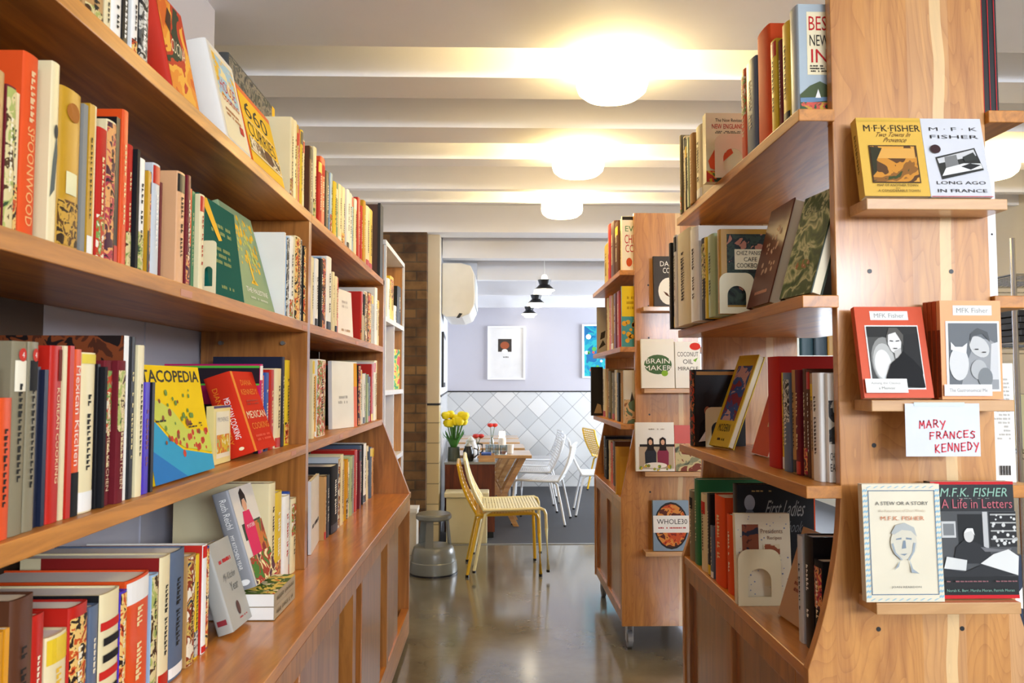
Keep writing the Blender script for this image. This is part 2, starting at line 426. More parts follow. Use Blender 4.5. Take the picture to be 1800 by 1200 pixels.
def lean_frame(bl, br, tl, z, w, low=0.0, xs=None):
    """cover resting with its foot on plane z, leaning back; from the photo's corners. Returns matrix (origin foot of spine), width, height"""
    zz = z
    for _ in range(5):
        P0 = at(*bl, z=zz) if not xs else at(*bl, x=xs[0]); P1 = at(*br, z=zz) if not xs else at(*br, x=xs[1])
        if xs: P0.z = P1.z = zz
        X = (P0-P1).normalized(); wd = (P0-P1).length
        nrm = X.cross(Vector((0, 0, -1))); nrm = Vector((X.y, -X.x, 0))          # horizontal cover normal
        if nrm.dot(EYE-P0) < 0: nrm = -nrm
        r = pxray(*tl); t = (P0-EYE).dot(X)/r.dot(X); T = EYE+r*t
        v = T-P0; Z = v.normalized(); h = v.length
        Y = Z.cross(X)
        zz = z+max(0, w*Y.z)+low
    M = Matrix((X, Y, Z)).transposed().to_4x4(); M.translation = P0-Y*(w/2)
    return M, wd, h
def facing(label, bl, br, tl, z, w, cover, hard=False, group=None, page=None, low=.001, xs=None):
    M, wd, h = lean_frame(bl, br, tl, z, w, low, xs)
    P0 = M.translation; dbg.append((label[:40], [round(v, 3) for v in P0], round(wd, 3), round(h, 3), round(math.degrees(math.acos(max(-1, min(1, M[2][2])))))))
    return book(label, 'book', M, w, h, wd, cover, hard, group, page)
def bookM(label, M, w, h, d, cover, hard=True, group=None, page=None): return book(label, 'book', M, w, h, d, cover, hard, group, page)
def upright(label, xl, xr, top, y, z, w, cover, hard=False, group=None, page=None, tilt=0, low=.001):
    """cover square to the camera aisle (faces -y) standing at depth y"""
    a = at(xl, 700, y=y); b = at(xr, 700, y=y)
    vb = proj((a.x, y, z))[1]; a = at(xl, (top+vb)/2, y=y); b = at(xr, (top+vb)/2, y=y)
    h = at(xl, top, y=y).z-z
    ca, sa = cos(tilt), sin(tilt)
    X = Vector((-1, 0, 0)); Y = Vector((0, -ca, sa)); Z = Vector((0, sa, ca))
    M = Matrix((X, Y, Z)).transposed().to_4x4()
    M.translation = Vector((a.x, y, z+low+max(0, w*sa)))-Y*(w/2)
    return book(label, 'book', M, w, h, b.x-a.x, cover, hard, group, page)
def bookend(label, M, w, h, group='cream bookend plates'):
    """metal plate with an arched hole, local x width, z up, y normal, and a foot tucked back under the book"""
    bm = bmesh.new(); r = .25*w
    out = [(0, 0), (w, 0)] + arc(w-r, h-r, r, 0, pi/2, 6) + arc(r, h-r, r, pi/2, pi, 6)
    hw_ = .27*w; hole = [(w/2-hw_, .16*h), (w/2+hw_, .16*h)] + arc(w/2, .45*h, hw_, 0, pi, 14)
    t = .0012
    def L(pts, y): return [bm.verts.new((a, y, b)) for a, b in pts]
    for y in (0, t):
        vo, vh = L(out, y), L(hole, y)
        es = [bm.edges.new((q[i], q[(i+1) % len(q)])) for q in (vo, vh) for i in range(len(q))]
        bmesh.ops.triangle_fill(bm, use_beauty=True, edges=es)
    for q in (out, hole):
        a, b = L(q, 0), L(q, t)
        for i in range(len(q)): bm.faces.new((a[i], a[(i+1) % len(q)], b[(i+1) % len(q)], b[i]))
    bmesh.ops.remove_doubles(bm, verts=bm.verts, dist=1e-5)
    o = mk('bookend', bm, plain('e8dcb4', .45), None); o.matrix_basis = M
    tag(o, label, 'bookend', group); return o
# ------------------------------------------------------------------ the room
def brick_mat():
    m, nt, b = newmat('old_brick'); tc = N(nt, 'ShaderNodeTexCoord'); mp = N(nt, 'ShaderNodeMapping')
    mp.inputs['Rotation'].default_value = (radians(90), 0, 0)
    br = N(nt, 'ShaderNodeTexBrick'); br.inputs['Scale'].default_value = 1
    br.inputs['Brick Width'].default_value = .2; br.inputs['Row Height'].default_value = .072; br.inputs['Mortar Size'].default_value = .006
    br.inputs['Color1'].default_value = lin('5e4129'); br.inputs['Color2'].default_value = lin('86663e'); br.inputs['Mortar'].default_value = lin('5c4a36')
    no = N(nt, 'ShaderNodeTexNoise'); no.inputs['Scale'].default_value = 7; no.inputs['Detail'].default_value = 5
    nt.links.new(tc.outputs['Object'], mp.inputs[0]); nt.links.new(mp.outputs[0], br.inputs[0]); nt.links.new(tc.outputs['Object'], no.inputs['Vector'])
    cr = N(nt, 'ShaderNodeValToRGB'); cr.color_ramp.elements[0].color = lin('5b4030'); cr.color_ramp.elements[0].position = .35; cr.color_ramp.elements[1].color = (1, 1, 1, 1); cr.color_ramp.elements[1].position = .6
    nt.links.new(no.outputs['Fac'], cr.inputs[0])
    mx = N(nt, 'ShaderNodeMix', data_type='RGBA', blend_type='MULTIPLY'); mx.inputs[0].default_value = .6
    nt.links.new(br.outputs['Color'], mx.inputs[6]); nt.links.new(cr.outputs[0], mx.inputs[7]); nt.links.new(mx.outputs[2], b.inputs['Base Color'])
    bp = N(nt, 'ShaderNodeBump'); bp.inputs['Strength'].default_value = .6; bp.inputs['Distance'].default_value = .01; bp.invert = True
    nt.links.new(br.outputs['Fac'], bp.inputs['Height']); nt.links.new(bp.outputs[0], b.inputs['Normal']); b.inputs['Roughness'].default_value = .85
    return m
def tile_mat(name, c1, c2, grout, w, h, rot, rough=.3, mort=.004, offset=0):
    m, nt, b = newmat(name); tc = N(nt, 'ShaderNodeTexCoord'); sp = N(nt, 'ShaderNodeSeparateXYZ'); cb = N(nt, 'ShaderNodeCombineXYZ')
    nt.links.new(tc.outputs['Object'], sp.inputs[0])
    ad = N(nt, 'ShaderNodeMath', operation='ADD'); nt.links.new(sp.outputs[0], ad.inputs[0]); nt.links.new(sp.outputs[1], ad.inputs[1])
    nt.links.new(ad.outputs[0], cb.inputs[0]); nt.links.new(sp.outputs[2], cb.inputs[1])
    mp = N(nt, 'ShaderNodeMapping'); mp.inputs['Rotation'].default_value = (0, 0, radians(rot)); nt.links.new(cb.outputs[0], mp.inputs[0])
    br = N(nt, 'ShaderNodeTexBrick'); br.offset = offset; br.inputs['Scale'].default_value = 1; br.inputs['Brick Width'].default_value = w; br.inputs['Row Height'].default_value = h
    br.inputs['Mortar Size'].default_value = mort; br.inputs['Color1'].default_value = lin(c1); br.inputs['Color2'].default_value = lin(c2); br.inputs['Mortar'].default_value = lin(grout)
    nt.links.new(mp.outputs[0], br.inputs[0]); nt.links.new(br.outputs['Color'], b.inputs['Base Color']); b.inputs['Roughness'].default_value = rough
    return m
def concrete():
    m, nt, b = newmat('polished_concrete'); tc = N(nt, 'ShaderNodeTexCoord')
    no = N(nt, 'ShaderNodeTexNoise'); no.inputs['Scale'].default_value = 1.7; no.inputs['Detail'].default_value = 7; no.inputs['Roughness'].default_value = .62
    nt.links.new(tc.outputs['Object'], no.inputs['Vector'])
    cr = N(nt, 'ShaderNodeValToRGB'); e = cr.color_ramp.elements; e[0].position = .3; e[0].color = lin('5a5344'); e[1].position = .7; e[1].color = lin('857e6b')
    nt.links.new(no.outputs['Fac'], cr.inputs[0]); nt.links.new(cr.outputs[0], b.inputs['Base Color'])
    mr = N(nt, 'ShaderNodeMapRange'); mr.inputs[3].default_value = .1; mr.inputs[4].default_value = .26
    nt.links.new(no.outputs['Fac'], mr.inputs[0]); nt.links.new(mr.outputs[0], b.inputs['Roughness'])
    b.inputs['Coat Weight'].default_value = .6; b.inputs['Coat Roughness'].default_value = .12
    return m
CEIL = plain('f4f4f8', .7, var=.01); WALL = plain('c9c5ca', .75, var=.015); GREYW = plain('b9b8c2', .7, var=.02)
XL, XR = -1.15, 3.4
struct('floor', bxs((XL-.1, XR+.1, -3.3, 5.95, -.1, 0)), concrete())
struct('floor_dining', bxs((-1.6, XR+.1, 5.985, 9.35, -.1, 0)), plain('3b3c40', .6, var=.05))
struct('trim_1', bxs((-.9, XR, 5.95, 5.985, -.1, .004)), plain('9a9a98', .35, .5))
struct('ceiling', bxs((XL-.1, XR+.1, -3.3, 6.06, 2.6, 2.7)), CEIL)
for i, (a, b) in enumerate(((-3.2, 2.586), (2.847, 3.063), (3.419, 3.642), (3.906, 4.042), (4.524, 4.58), (4.857, 4.888))):
    struct('trim_%d' % (i+2), bxs((XL, XR, a, b, 2.39, 2.6)), CEIL)
struct('trim_8', bxs((XL, XR, 5.844, 6.06, 2.39, 2.6)), CEIL)
struct('trim_9', bxs((-.43, XR, 6.24, 6.36, 2.255, 2.6)), CEIL)
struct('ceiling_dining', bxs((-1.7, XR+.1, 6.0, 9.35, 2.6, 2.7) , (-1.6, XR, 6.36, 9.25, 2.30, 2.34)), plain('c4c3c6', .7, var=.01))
for i, y in enumerate((6.73, 7.875)):
    struct('trim_%d' % (i+10), bxs((-.157 if i == 0 else -.5, XR, y-.01, y+.07, 2.14, 2.30)), CEIL)
struct('trim_12', bxs((-.56, XR, 9.16, 9.25, 2.14, 2.30)), CEIL)
struct('wall_left', bxs((XL-.1, XL, -3.3, 5.95, 0, 2.6)), plain('d5cfc8', .7, var=.01))
struct('wall_left_pier', bxs((XL, -.872, 1.50, 1.925, 0, 2.39), (XL, -.868, 1.925, 2.34, 0, 2.39)), plain('bdbbc4', .7, var=.01))
struct('wall_brick', bxs((XL, -.522, 5.85, 6.0, 0, 2.39)), brick_mat())
struct('wall_pier', bxs((-.522, -.43, 5.95, 6.1, 1.08, 2.39)), plain('d9cdb6', .6, var=.01))
struct('wall_pier_tiles', bxs((-.522, -.43, 5.95, 6.1, 0, 1.065)), tile_mat('cream_tile', 'd8c8a0', 'cdbb90', '8f8568', .3, .155, 0))
struct('trim_13', bxs((-.522, -.425, 5.944, 6.1, 1.065, 1.08)), BLACK)
# dining side wall, slightly splayed, with tiles below a black rail
A0, A1 = Vector((-.43, 6.1)), Vector((-.569, 9.25))
def sidewall(name, z0, z1, mat, t=.1):
    bm = bmesh.new(); prism(bm, [(A0.x-t, A0.y), (A0.x, A0.y), (A1.x, A1.y), (A1.x-t, A1.y)], z0, z1); struct(name, bm, mat)
sidewall('wall_side_upper', 1.14, 2.6, plain('d8dbe2', .6, var=.01))
sidewall('wall_side_tiles', 0, 1.125, tile_mat('diamond_tile_side', 'c9cbcd', 'bec1c5', '8e9298', .2, .2, 45, .25))
bm = bmesh.new(); prism(bm, [(A0.x-.1, A0.y), (A0.x+.006, A0.y), (A1.x+.006, A1.y-.01), (A1.x-.1, A1.y-.01)], 1.125, 1.14); struct('trim_14', bm, BLACK)
struct('wall_back', bxs((-1.7, XR+.1, 9.25, 9.35, 1.14, 2.6)), plain('c2c0c9', .7, var=.008))
struct('wall_back_tiles', bxs((-1.7, XR+.1, 9.25, 9.35, 0, 1.125)), tile_mat('diamond_tile', 'dfdfde', 'c6c9cb', 'a3a5a7', .192, .192, 45, .25))
struct('trim_15', bxs((A1.x, XR, 9.24, 9.35, 1.125, 1.14)), BLACK)
WR = plain('dcd3c0', .7, var=.01)
struct('wall_right', bxs((XR, XR+.1, -3.3, -2.2, 0, 2.7), (XR, XR+.1, .4, 6.2, 0, 2.7), (XR, XR+.1, -2.2, .4, 0, .5), (XR, XR+.1, -2.2, .4, 2.3, 2.7),
    (XR, XR+.1, 6.2, 9.35, 0, .6), (XR, XR+.1, 6.2, 9.35, 2.1, 2.7), (XR, XR+.1, 6.2, 6.4, .6, 2.1), (XR, XR+.1, 8.9, 9.35, .6, 2.1)), WR)
struct('wall_front', bxs((XL-.1, -.7, -3.3, -3.2, 0, 2.7), (-.7, XR+.1, -3.3, -3.2, 0, .35), (-.7, XR+.1, -3.3, -3.2, 2.34, 2.7), (3.3, XR+.1, -3.3, -3.2, .35, 2.34)), WR)
def window(n, b, axis):
    x0, x1, y0, y1, z0, z1 = b; t = .05
    if axis == 'y':
        fr = [(x0, x1, y0, y1, z0, z0+t), (x0, x1, y0, y1, z1-t, z1), (x0, x0+t, y0, y1, z0+t, z1-t), (x1-t, x1, y0, y1, z0+t, z1-t), ((x0+x1)/2-.03, (x0+x1)/2+.03, y0, y1, z0+t, z1-t)]
        gl = (x0+t, x1-t, (y0+y1)/2-.003, (y0+y1)/2+.003, z0+t, z1-t)
    else:
        fr = [(x0, x1, y0, y1, z0, z0+t), (x0, x1, y0, y1, z1-t, z1), (x0, x1, y0, y0+t, z0+t, z1-t), (x0, x1, y1-t, y1, z0+t, z1-t), (x0, x1, (y0+y1)/2-.03, (y0+y1)/2+.03, z0+t, z1-t)]
        gl = ((x0+x1)/2-.003, (x0+x1)/2+.003, y0+t, y1-t, z0+t, z1-t)
    o = struct('window_%d' % n, bxs(*fr), WHITE)
    mk('pane', bxs(gl), glassy('fafcff', .05), o)
window(1, (-.7, 3.3, -3.29, -3.21, .35, 2.34), 'y'); window(2, (XR+.01, XR+.09, -2.2, .4, .5, 2.3), 'x'); window(3, (XR+.01, XR+.09, 6.4, 8.9, .6, 2.1), 'x')

# ------------------------------------------------------------------ ceiling lamps
def ceiling_lamp(loc, label, real=True):
    r = thing('ceiling_lamp', label, 'ceiling lamp', loc, 'ceiling lamps between the beams')
    bm = bmesh.new(); lathe(bm, [(0, .335), (.07, .335), (.075, .30), (.055, .29), (.05, .16), (.06, .155), (0, .155)]); mk('fitter', bm, WHITE, r, smooth=True)
    bm = bmesh.new(); lathe(bm, [(.052, .15), (.09, .135), (.12, .115), (.128, .09), (.129, .05), (.122, .028), (.1, .01), (.06, .002), (0, 0)]); mk('glass_bowl', bm, glow('ffdf98', 18), r, smooth=True)
for p, l in (((.422, 2.715, 2.262), 'round glowing white glass ceiling lamp, largest and nearest of three over the aisle'), ((.414, 3.774, 2.264), 'round glowing white glass ceiling lamp, middle of three over the aisle'),
             ((.416, 4.72, 2.262), 'round glowing white glass ceiling lamp, smallest and farthest over the aisle'), ((2.5, 3.774, 2.264), 'glowing glass ceiling lamp behind the wooden end panel at right'), ((1.5, -.9, 2.054), 'glowing glass ceiling lamp behind the camera')):
    ceiling_lamp(p, l)

# ------------------------------------------------------------------ left bookcase
TX = -.415
LB = thing('bookcase', 'long cherry wood bookcase with cupboards below, lining the left wall', 'bookcase', (-.6, 1.6, 0))
Y0, Y1 = -.4, 3.78
part('worktop', W_TOP, LB, (-.86, TX, Y0, Y1+.07, .672, .70), bevel=.002)
for z in (1.06, 1.415, 1.745):
    for a, b in ((Y0, 2.265), (2.295, Y1)):
        part('shelf', W_SHELF, LB, (-.86, -.55, a+.001, b-.001 if z < 1.7 else b+.029, z-.027, z), bevel=.0015)
for y in (.74, 2.265):
    part('divider', W_UP, LB, (-.86, -.5505, y, y+.03, .7005, 1.717))
bm = bmesh.new(); prism(bm, [(-.86, .03), (TX, .03), (TX, .70), (-.55, 1.05), (-.55, 1.745), (-.86, 1.745)], Y1, Y1+.03, 'y')
for v in bm.verts: pass
mk('side_panel', bm, W_UP, LB, origin=LB.location)
W_BACKP = plain('4a3626', .6)
part('back_panel', W_BACKP, LB, (-.868, -.861, Y0, 1.48, .70, 1.718), (-.868, -.861, 2.36, Y1, .70, 1.718))
part('bottom_rail', W_TOP, LB, (-.45, TX, Y0, Y1, .03, .15))
part('top_rail', W_UP, LB, (-.45, TX, Y0, Y1, .62, .672))
part('toe_kick', BLACK, LB, (-.5, -.46, Y0, Y1, 0.001, .03))
for y in (2.30, 3.02): part('stile', W_UP, LB, (-.46, TX, y, y+.05, .15, .62))
for a, b, x in ((-.2, .62, -.418), (.7, 1.0, -.44), (1.02, 1.45, -.418), (1.5, 1.68, -.46), (1.70, 2.12, -.419), (2.48, 2.88, -.419), (3.1, 3.25, -.42), (3.27, 3.42, -.423)):
    d = part('cabinet_door', W_DOOR, LB, (x-.02, x, a, b, .151, .619), bevel=.003)
part('cabinet_back', W_DARK, LB, (-.5, -.49, Y0, Y1, .15, .62), label='dark recessed panelling inside the cupboard openings')
for y, z in ((.55, 1.4), (1.35, 1.4), (2.1, 1.05), (2.2, 1.4), (2.75, 1.05), (3.05, 1.4), (2.9, 1.73)):
    part('shelf_label', plain('c98a70', .6), LB, (-.5499, -.5492, y, y+.05, z-.008, z+.004))
bm = bmesh.new()
for y, z in ((2.26, 1.36),): 
    for x in (-.62, -.80): tube(bm, [(x, 2.2655, 1.355), (x, 2.250, 1.355)], .006, 10)
mk('shelf_pin', bm, STEEL, LB, origin=LB.location)

L1n, L1f = "near bay, left bookcase top", "far bay, left bookcase top"
# counted rows, nearest first
row(L1n, 'books along the top of the left bookcase', 1, -.57, 1.745, 2.2,
    "110,146,-60,Tx 147,182,-60,Td 186,197,-30,Cd 198,215,-30,Wd 217,230,-25,Kw 232,243,-20,W 244,261,-10,KXw")
row("left bookcase top, between curry book and divider", 'books along the top of the left bookcase', 1, -.57, 1.745, 2.2,
    "505,513,203,CD 514,522,212,C 522,528,222,M 529,533,232,R 533,539,236,Y 540,544,256,C", lim=(2.115, 2.285))
row(L1f, 'books along the top of the left bookcase', 1, -.57, 1.745, 2.2,
    "545,550,258,N 551,556,259,C 557,563,284,Ru 564,572,278,O 573,579,302,K 580,584,305,L 585,590,320,Y 591,595,322,G 596,601,325,C 602,607,330,C 608,612,334,W 613,618,340,W 619,622,345,L 623,627,350,C 628,632,348,R 633,636,362,R 637,641,353,M 642,648,364,Cl 649,655,369,Yl", lim=(2.29, 3.64))
RA = row("second shelf, near bay, left bookcase", 'books on the second shelf of the left bookcase', 1, -.565, 1.415, 1.717,
    "-30,4,118,Tr 6,24,150,VX 26,39,160,Cd 41,68,94,Oz 86,101,108,CDz 103,141,158,Mz 144,152,182,S 153,163,182,Md 164,171,184,C 172,188,225,Rc 189,206,212,CX 207,214,205,Kc 215,226,193,Oc 227,237,254,Rc 238,243,262,K 244,257,278,Wd 258,262,300,Mb 263,269,300,KX 271,284,288,ew 285,289,320,V 313,327,303,pD 327,334,308,V 335,341,330,Ob 342,347,336,Gc 348,356,342,Cr")
row("second shelf beside the divider, left bookcase", 'books on the second shelf of the left bookcase', 1, -.56, 1.415, 1.717,
    "479,483,392,WD 481,492,402,LX 493,504,405,Wd 505,521,410,CX 522,529,418,eX 530,536,432,KX", lim=(2.056, 2.262))
row("second shelf, far bay, left bookcase", 'books on the second shelf of the left bookcase', 1, -.575, 1.415, 1.717,
    "549,553,452,C 554,559,455,WD 560,565,455,Kw 566,573,453,LX 574,582,452,Wl 583,586,478,C 587,591,486,C 592,596,488,O")
row("second shelf by end panel, left bookcase", 'books on the second shelf of the left bookcase', 1, -.57, 1.415, 1.717,
    "633,637,513,RD 637,641,518,K 642,648,514,WX 649,655,516,KX 656,659,520,e 660,664,508,WD 665,669,530,C", lim=(3.2, 3.776))
RB = row("third shelf, near bay, left bookcase", 'books on the third shelf of the left bookcase', 1, -.565, 1.06, 1.388,
    "-45,-12,640,T -11,14,700,Od 16,43,600,kdn 44,63,601,kdn 66,76,645,Dw 77,84,650,D 88,109,608,Rzz 111,118,608,C 119,127,608,Rc 128,143,614,Ozz 144,170,620,Cd 173,178,640,Kw 179,184,645,Kw 186,200,634,Vxc 201,215,634,Vxc 216,225,590,WDz 226,236,592,Kc 238,249,607,Cd 251,264,672,Pzz 265,270,672,K")
RD = row("third shelf by divider, left bookcase", 'books on the third shelf of the left bookcase', 1, -.60, 1.06, 1.388,
    "454,460,640,mDw 461,466,660,O 468,477,655,B 478,486,650,Rc 487,498,648,C 499,505,628,Db 508,516,634,Y", lim=(1.962, 2.262))
row("third shelf, far bay, left bookcase", 'books on the third shelf of the left bookcase', 1, -.585, 1.06, 1.388,
    "548,552,632,Cu 553,556,660,aq 557,572,632,WX")
row("third shelf by end panel, left bookcase", 'books on the third shelf of the left bookcase', 1, -.575, 1.06, 1.388,
    "628,632,642,KDX 633,637,650,C 638,641,657,W 642,645,656,S 646,648,658,g 649,652,662,K 653,656,640,RD 657,660,636,W 661,665,634,C", lim=(3.19, 3.776))
RC = row("worktop, near bay, left bookcase", 'books on the worktop of the left bookcase', 1, -.585, .70, 1.03,
    "-28,-2,1118,a 0,9,1108,a 12,53,1052,NDd 55,77,1082,R 79,116,1115,Cy 118,151,1064,RDx 153,169,1066,s 171,205,1040,CzzD 207,219,1040,PX 221,262,1014,ODc 264,276,1010,LX 278,296,978,CDd 298,325,968,sqDd 327,341,976,TXd 342,351,976,Yd 353,361,958,WDz 362,369,962,BX")
row("worktop by divider, left bookcase", 'books on the worktop of the left bookcase', 1, -.575, .70, 1.03,
    "462,476,852,CD 479,497,866,Yw 499,512,870,Wr 513,517,862,Bw 518,528,872,Cx", lim=(1.985, 2.262))
row("worktop, far bay, left bookcase", 'books on the worktop of the left bookcase', 1, -.585, .70, 1.03,
    "562,566,842,T 567,574,838,Kw 575,589,820,KDw 590,594,806,eX 595,600,800,C 601,605,812,T 606,609,808,a 610,614,812,C 615,620,802,g 621,624,800,S 625,630,790,R 631,635,790,V 636,639,782,s 640,642,780,K 643,648,778,WD 649,652,782,C 653,656,784,s 657,661,785,p", lim=(2.67, 3.75))

# printing that can be made out on particular spines
def pm(h): return matte(h)
RA[3][2].text('SPOONWOOD', .3, .06, .75, .6, pm('f0b070'), turn=1, name='spine_title'); RA[3][2].scrib(.35, .63, .7, .95, pm('e8c090'), turn=1, seed=3, name='spine_lettering')
RA[5][2].rect(.02, .02, .98, .3, pic(['8a5a1c', '5a3a18', 'c89a3c', '3a2814'], 70), 'spine_picture'); RA[5][2].rect(.25, .34, .75, .48, pm('e8e0b0'), 'spine_label'); RA[5][2].ell(.5, .86, .3, .06, pm('a8641c'), 'spine_picture')
RA[4][2].poly([(.1, .25), (.6, .3), (.9, .5), (.7, .62), (.3, .45)], pm('5a625e'), 'spine_picture'); RA[4][2].ell(.6, .62, .25, .04, pm('3a3e40'), 'spine_picture')
for k in (2, 3):
    RB[k][2].ell(.55, .93, .28, .035, pm('c83428'), 'spine_emblem'); RB[k][2].text('4', .47, .915, .63, .945, pm('f0ece4'), name='spine_title')
RB[6][2].text('KOREAN COOKING', .5, .22, .78, .76, pm('f0d8a8'), turn=1, name='spine_title'); RB[6][2].rect(.55, .8, .95, .98, pm('6a1a14'), 'spine_band')
RB[9][2].text('Mexican Kitchen', .25, .3, .8, .9, pm('f4e0d0'), turn=1, name='spine_title'); RB[9][2].rect(.02, .0, .98, .26, pm('1a1a1c'), 'spine_band')
RB[10][2].rect(.02, .93, .98, .99, pm('e0c84a'), 'spine_band')
for k in (13, 14): RB[k][2].text('VIETNAMESE KITCHEN', .35, .1, .7, .7, pm('e8c8a0'), turn=1, name='spine_title')
RB[18][2].scrib(.4, .25, .7, .75, pm('8a5a70'), turn=1, seed=2, name='spine_lettering')
RB[15][3].rect(.0, .0, 1, 1, pic(['2a1610', '4a2414', '7a3c1c', '1c1210'], 30), 'cover_picture')
for v in (.12, .44, .76): RC[7][2].rect(.02, v, .98, v+.055, pm('c8241c'), 'spine_stripe')
for v in (.22, .33, .55, .66): RC[7][2].rect(.1, v, .9, v+.05, pm('18181a'), 'spine_stripe')
RC[7][3].rect(0, 0, 1, 1, pm('17181c'), 'cover_picture')
RC[15][2].rect(.02, .88, .98, .99, pm('c8241c'), 'spine_band'); RC[15][2].rect(.02, .01, .98, .07, pm('c8241c'), 'spine_band'); RC[15][3].rect(0, 0, 1, 1, pm('c02a1e'), 'cover_picture')
RC[11][3].rect(.15, 0, 1, 1, pm('8a1c18'), 'cover_picture')
RC[12][3].rect(0, 0, 1, 1, pm('2c2026'), 'cover_picture')
RD[0][3].rect(0, .955, 1, .98, pm('58b83a'), 'cover_band'); RD[0][3].rect(0, .78, 1, .955, pm('241820'), 'cover_band'); RD[0][3].rect(0, .76, 1, .78, pm('58b83a'), 'cover_band'); RD[0][3].rect(0, .0, 1, .55, pm('17141a'), 'cover_band')
# covers facing out on the left bookcase
ink = matte('2a2420'); red = matte('c01c22'); whi = matte('f3f1ec'); crm = matte('efe2bc'); yel = matte('f0c020')
r_, f, s_, b_ = facing('thick red and orange cookbook leaning back, nearest face-out cover on left bookcase top', (305, 140), (352, 190), (268, -30), 1.745, .045, gloss('c8301c'), True, xs=(-.57, -.57))
f.rect(.02, .02, .98, .98, pic(['d8661c', 'e8902a', 'f0b040', 'c03818', '2c3a28'], 9, seed=1)); f.text('CUCINA', .3, .45, .8, .6, crm, slant=.1); f.poly([(.2, .7), (.4, .9), (.5, .85), (.35, .65), (.6, .5), (.4, .6)], matte('4a2c1c'))
r_, f, s_, b_ = facing('white cloth-like cookbook with yellow illustrated cover, leaning on left bookcase top', (400, 229), (443, 268), (361, 66), 1.745, .05, gloss('e8e4dc'), True, xs=(-.57, -.57))
f.rect(.08, .05, .95, .96, crm); f.rect(.12, .5, .9, .92, pic(['f0d060', 'e8b83a', 'a8c8d8', 'f0e0a8'], 12)); f.text('HOUSE', .2, .56, .8, .68, red); f.text('COOKING', .2, .46, .85, .52, red); f.scrib(.2, .3, .8, .4, matte('c08050'), 2); f.rect(.7, .22, .85, .3, red)
r_, f, s_, b_ = facing('yellow curry cookbook with orange border and spice jars, leaning on left bookcase top', (448, 277), (503, 301), (413, 144), 1.745, .03, gloss('e86a1c'), False, xs=(-.57, -.57))
f.rect(.0, .06, 1, .93, yel); f.text('660', .1, .66, .8, .86, ink); f.text('CURRIES', .08, .42, .92, .6, ink); f.rect(.08, .61, .95, .62, crm); f.rect(.04, .24, .96, .39, pic(['3a2a20', '8a6a4a', 'e8dcc0', '4a3020'], 30)); f.ell(.6, .31, .14, .09, matte('5a3420')); f.rect(0, .2, 1, .225, crm)
r_, f, s_, b_ = facing('large grey patterned portfolio standing behind the curry cookbook, left bookcase top', (402, 320), (484, 330), (402, 92), 1.745, .03, gloss('4a4a48'), True, xs=(-.80, -.80))
f.rect(.01, .01, .99, .99, pic(['3a3c3e', '5c5e5e', '8a8478', '4a4e4a'], 30, seed=3)); f.rect(.93, 0, 1, 1, yel)
r_, f, s_, b_ = facing('dark green cookbook with gold writing and yellow corner, leaning on the second shelf', (370, 527), (430, 541), (349, 338), 1.415, .02, plain('0f5a4e', .8, 0, 0, .04, .1), True, xs=(-.585, -.585))
gold = matte('8a9a5a'); f.scrib(.2, .66, .8, .8, gold, 2, seed=4); f.scrib(.2, .35, .7, .55, gold, 3, seed=6); f.scrib(.3, .1, .7, .16, gold, 1); f.poly([(0, .99), (.2, .99), (.5, .62), (.4, .6)], matte('f0b81c'))
r_, f, s_, b_ = facing('pale green cookbook with yellow blossoming tree, leaning on the second shelf', (432, 541), (484, 546), (383, 350), 1.415, .022, plain('9aae84', .8, 0, 0, .04, .1), True, xs=(-.585, -.585))
f.dots(70, .12, .4, .9, .92, .007, yel, seed=5); f.dots(34, .18, .5, .8, .9, .008, matte('c8d070'), seed=9); f.polys([[(.47, .26), (.53, .26), (.52, .6), (.48, .6)], [(.38, .25), (.62, .25), (.55, .29), (.45, .29)]], yel); f.text('THE PALESTINE', .16, .15, .86, .2, whi); f.scrib(.2, .08, .8, .12, matte('c8d0b8'), 1)
bookend('cream bookend plate beside the dark green cookbook, left second shelf', Matrix.Translation((at(353, 480, y=1.548).x, 1.548, 1.4155)), .03, .11, None)
r_, f, s_, b_ = facing('large yellow and blue map cookbook leaning on the third shelf beside the purple spine', (273, 849), (377, 823), (238, 640), 1.06, .02, plain('efc71c', .8, 0, 0, .04, .1), False, xs=(-.575, -.575))
f.text('TACOPEDIA', .04, .85, .97, .96, ink, fat=.02); f.poly([(0, .0), (1, 0), (1, .14), (.7, .2), (.5, .24), (.3, .36), (.15, .5), (0, .6)], matte('2a9ac0')); f.poly([(0, 0), (.5, 0), (.3, .12), (0, .3)], matte('1a74b8')); f.poly([(0, .62), (.16, .52), (.32, .38), (.52, .26), (.72, .22), (1, .16), (1, .35), (.8, .4), (.6, .42), (.42, .6), (.25, .68), (0, .75)], matte('c8cc50'))
f.dots(22, .3, .2, .98, .4, .006, matte('c84028'), seed=3); f.dots(16, .05, .45, .9, .78, .005, matte('6a8a3a'), seed=6); f.dots(12, .2, .3, .95, .75, .006, matte('8a4a28'), seed=7); f.scrib(.6, .42, .88, .47, ink, 2); f.scrib(.1, .5, .35, .53, ink, 1)
r_, f, s_, b_ = facing('small pale book with yellow spine between map cookbook and red Mexican cookbook', (376, 813), (405, 805), (376, 714), 1.06, .016, gloss('ecd98c'), False, xs=(-.605, -.605))
f.rect(.0, .96, 1, 1, matte('5a4a70')); f.rect(.12, .1, .92, .9, matte('e8e0c4')); f.rect(.15, .18, .9, .5, pic(['e8e0b0', 'd8b83a', 'd8783a', 'a8b860'], 40)); f.text('PROVENCE', .2, .72, .84, .8, matte('a8a8a8'))
r_, f, s_, b_ = facing('thick red and orange Mexican cookbook leaning back on the third shelf', (448, 800), (485, 786), (403, 652), 1.06, .062, plain('cc2f18', .8, 0, 0, .04, .1), True, xs=(-.555, -.555))
